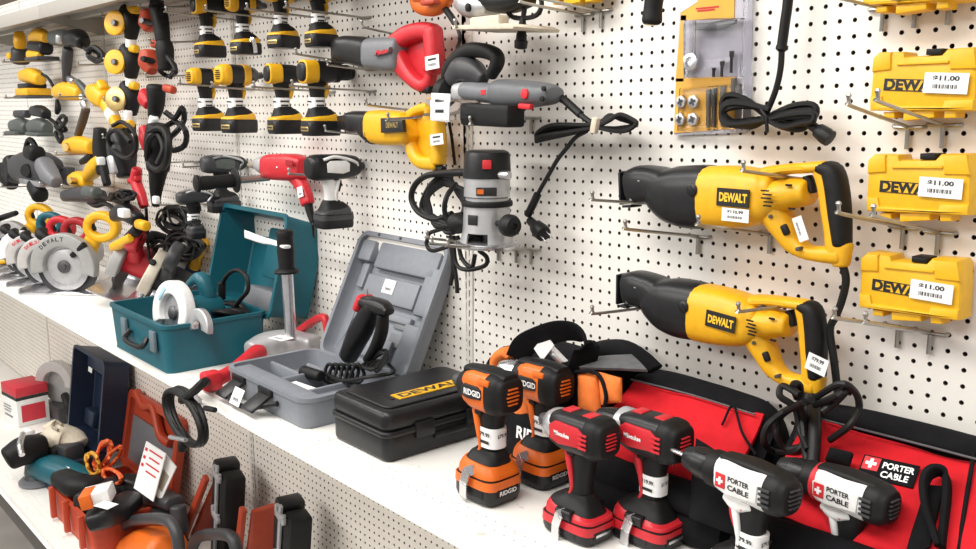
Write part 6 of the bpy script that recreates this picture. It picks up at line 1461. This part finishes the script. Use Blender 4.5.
b = MB(); b.loft([aZ(62, 478, ZL + .17), aZ(80, 486, ZL + .18), aZ(98, 484, ZL + .17)], [(.045, .035), (.055, .04), (.045, .035)], ZA, 3); part(b, 'motor_body', BLK, t)
b = MB(); b.loft([aZ(92, 520, ZL + .16), aZ(112, 512, ZL + .18), aZ(132, 500, ZL + .18)], [(.05, .035), (.06, .04), (.045, .035)], ZA, 3.4); part(b, 'body', BLKP, t)
b = MB(); b.loft([aZ(85, 505, ZL + .14), aZ(110, 492, ZL + .14), aZ(135, 488, ZL + .15), aZ(165, 505, ZL + .14)], [.05, .055, .05, .04], ZA, 3); part(b, 'cradle', BLKP, t)
b = MB(); b.box(aZ(106, 505, ZL + .245), (.07, .05, .001), Matrix.Rotation(.4, 3, 'Z')); part(b, 'sticker', WHT, t)
t = thing('small_carton', 'small white and orange carton lying on the black tool in the orange case', 'box', aZ(100, 502, ZL + .22))
R = Matrix.Rotation(-.55, 3, 'Z') @ Matrix.Rotation(.2, 3, 'X'); b = MB(); b.box(aZ(98, 495, ZL + .25), (.09, .10, .05), R, .002); part(b, 'box', WHTP, t)
b = MB(); b.box(aZ(98, 495, ZL + .25) + R @ V((.012, -.03, .001)), (.0905, .042, .0515), R, .002); part(b, 'orange_band', ORG, t)
b = MB(); rr = V((.93, .15, -.12)); uu = (V((.05, .30, .95))).normalized(); nn = rr.cross(uu); 
pc = aY(150, 471, -.24); R = Matrix((rr.normalized(), uu, nn.normalized())).transposed(); b.box(pc, (.135, .185, .004), R); 
t = thing('instruction_sheet', 'white printed instruction sheet with red lines leaning in the orange case', 'paper', pc - V((0, 0, .09))); part(b, 'paper', WHT, t)
b = MB()
for k in range(4): b.box(pc + R @ V((.012, .07 - k * .026, .0025)), (.09 - .02 * (k % 2), .006, .001), R)
for k in range(3): b.box(pc + R @ V((-.052, .066 - k * .03, .0025)), (.016, .012, .001), R)
part(b, 'printed_lines', REDI, t)
pc = aY(164, 478, -.21); R2 = R @ Matrix.Rotation(-.25, 3, 'Z'); b = MB(); b.box(pc, (.075, .15, .004), R2); t = thing('instruction_sheet', 'folded white leaflet with dark picture right of the instruction sheet', 'paper', pc - V((0, 0, .07))); part(b, 'paper', WHTP, t)
b = MB(); b.box(pc + R2 @ V((0, -.01, .0025)), (.05, .07, .001), R2); part(b, 'picture', TAN, t)
# chain saws with hoop handles
def chainsaw(label, cx, cy, Y, w, h, body, group='tools with black hoop handles on the base deck'):
    t = thing('chain_saw', label, 'saw', aY(cx, cy + 30, Y), None, group)
    b = MB(); b.loft([aY(cx + p[0] * w, cy + p[1] * h, Y) for p in ((-.5, .9), (-.48, .2), (-.34, -.32), (0, -.45), (.34, -.38), (.48, .1), (.5, .9))], [.020] * 7, YA, 2.2, 14, 5); part(b, 'hoop_handle', DGR, t)
    if body:
        p = aY(cx, cy + h * .62, Y + .03); b = MB(); b.loft([aY(cx - w * .32, cy + h * .75, Y + .03), aY(cx, cy + h * .55, Y + .03), aY(cx + w * .32, cy + h * .6, Y + .03)], [(.07, .07), (.10, .09), (.08, .08)], YA, 3); part(b, 'engine_cover', body, t)
        b = MB(); b.box(aY(cx + w * .2, cy + h * .22, Y + .02), (.08, .06, .05), None, .01); part(b, 'top_cap', MGR, t)
    b = MB(); b.box(V((aY(cx, cy, Y).x, Y + .06, ZL + .05)), (.18, .16, .09), None, .02); part(b, 'base_housing', BLK, t)
    return t
chainsaw('orange chain saw with dark hoop handle at the bottom edge, before the orange case', 148, 535, -.33, 62, 36, ORG)
chainsaw('second dark hoop handle at the bottom edge, before the silver-latched black case', 214, 545, -.22, 46, 24, None)
b = MB(); b.loft([aY(142, 500, -.20), aY(158, 497, -.20), aY(174, 503, -.20)], [(.024, .04), (.030, .045), (.026, .04)], YA, 2.6); b.loft([aY(143, 514, -.2), aY(160, 510, -.2), aY(176, 520, -.2)], [(.022, .04)] * 3, YA, 2.6)
b.loft([aY(178, 508, -.2), aY(181, 530, -.2)], [.03, .03], YA)
solo(b, 'moulded_tool', DGR, 'dark grey moulded tool end between the papers and the orange chain saw', 'tool')
# upright black cases with silver latches and the orange lid edges between them
def latched_case(label, px, py, Y, tilt):
    p = aY(px, py, Y); h = p.z - ZL; W, D = .085, .085
    t = thing('tool_case', label, 'case', (p.x - .055, Y + D / 2, ZL), Matrix.Rotation(.17, 3, 'Y') @ Matrix.Rotation(tilt, 3, 'Z'), 'upright black cases with silver latches')
    b = MB(); b.box((-.034, 0, h / 2 + .001), (.062, D, h), None, .012); part(b, 'half_shell', BLKP, t, False)
    b = MB(); b.box((.038, .0, h / 2 - .004), (.07, D - .01, h - .02), None, .012); part(b, 'half_shell', BLK, t, False)
    b = MB(); b.box((0, -D / 2 - .001, h / 2 + .02), (.016, .010, h * .93), None, .002); part(b, 'seam_strip', LGR, t, False)
    for zz_ in (h - .03, h * .55):
        b = MB(); b.box((.008, -D / 2 - .004, zz_), (.070, .014, .022), None, .003); b.box((-.022, -D / 2 - .004, zz_ + .012), (.016, .014, .03), None, .003); b.box((.032, -D / 2 - .004, zz_ + .006), (.012, .014, .03), None, .003); part(b, 'latch', LGR, t, False)
    return t
latched_case('upright black case with silver latches beside the orange lid, left of its twin', 216, 465, -.16, -.15)
latched_case('upright black case with silver latches at the bottom edge, right of its twin', 279, 504, -.16, -.15)
def leaf(label, a, c, Y, w=.018, d=.16):
    p, q = aY(*a, Y), aY(*c, Y); dd = (p - q); R = Matrix((V((1, 0, 0)), YA, ZA)).transposed(); ax = dd.normalized(); s = YA.cross(ax)
    b = MB(); q = V((q.x, q.y, ZL + .004)); b.loft([q, p], [(w, .012), (w * .8, .010)], YA, 4, 16, 1, .2); b.loft([q + V((0, .08, 0)), p + V((0, .08, -.02))], [(w * .7, .05), (w * .6, .05)], YA, 4, 16, 1, .2)
    return solo(b, 'case_lid', RORG, label, 'case lid')
leaf('orange case lid edge standing left of the first silver-latched black case', (206, 478), (184, 550), -.14)
leaf('orange case lid edge standing right of the first silver-latched black case', (243, 509), (234, 580), -.16)
# ------------------------------------------------------------------ light
w = bpy.data.worlds.new('store_air'); SC.world = w; w.use_nodes = True
bg = w.node_tree.nodes['Background']; bg.inputs[0].default_value = (1.0, .97, .93, 1); bg.inputs[1].default_value = .42
def tube_light(name, x, y, z, lx, ly, e, col=(1, .97, .92)):
    l = bpy.data.lights.new(name, 'AREA'); l.shape = 'RECTANGLE'; l.size = lx; l.size_y = ly; l.energy = e; l.color = col
    o = link(bpy.data.objects.new(name, l)); o.location = (x, y, z); return o
tube_light('ceiling_tube', -1.8, -1.5, 3.5, 5.5, .5, 85)
tube_light('ceiling_tube', .9, -1.9, 3.5, 3.0, .6, 55)
tube_light('ceiling_tube', -2.6, -4.3, 3.3, 5.0, .8, 130)
for o in SC.objects:
    if o.name.startswith('ceiling_tube.002'):
        o.rotation_euler = (math.radians(42), 0, 0)
SC.view_settings.view_transform = 'Standard'; SC.view_settings.look = 'None'
SC.view_settings.exposure = .27; SC.view_settings.gamma = 1.0
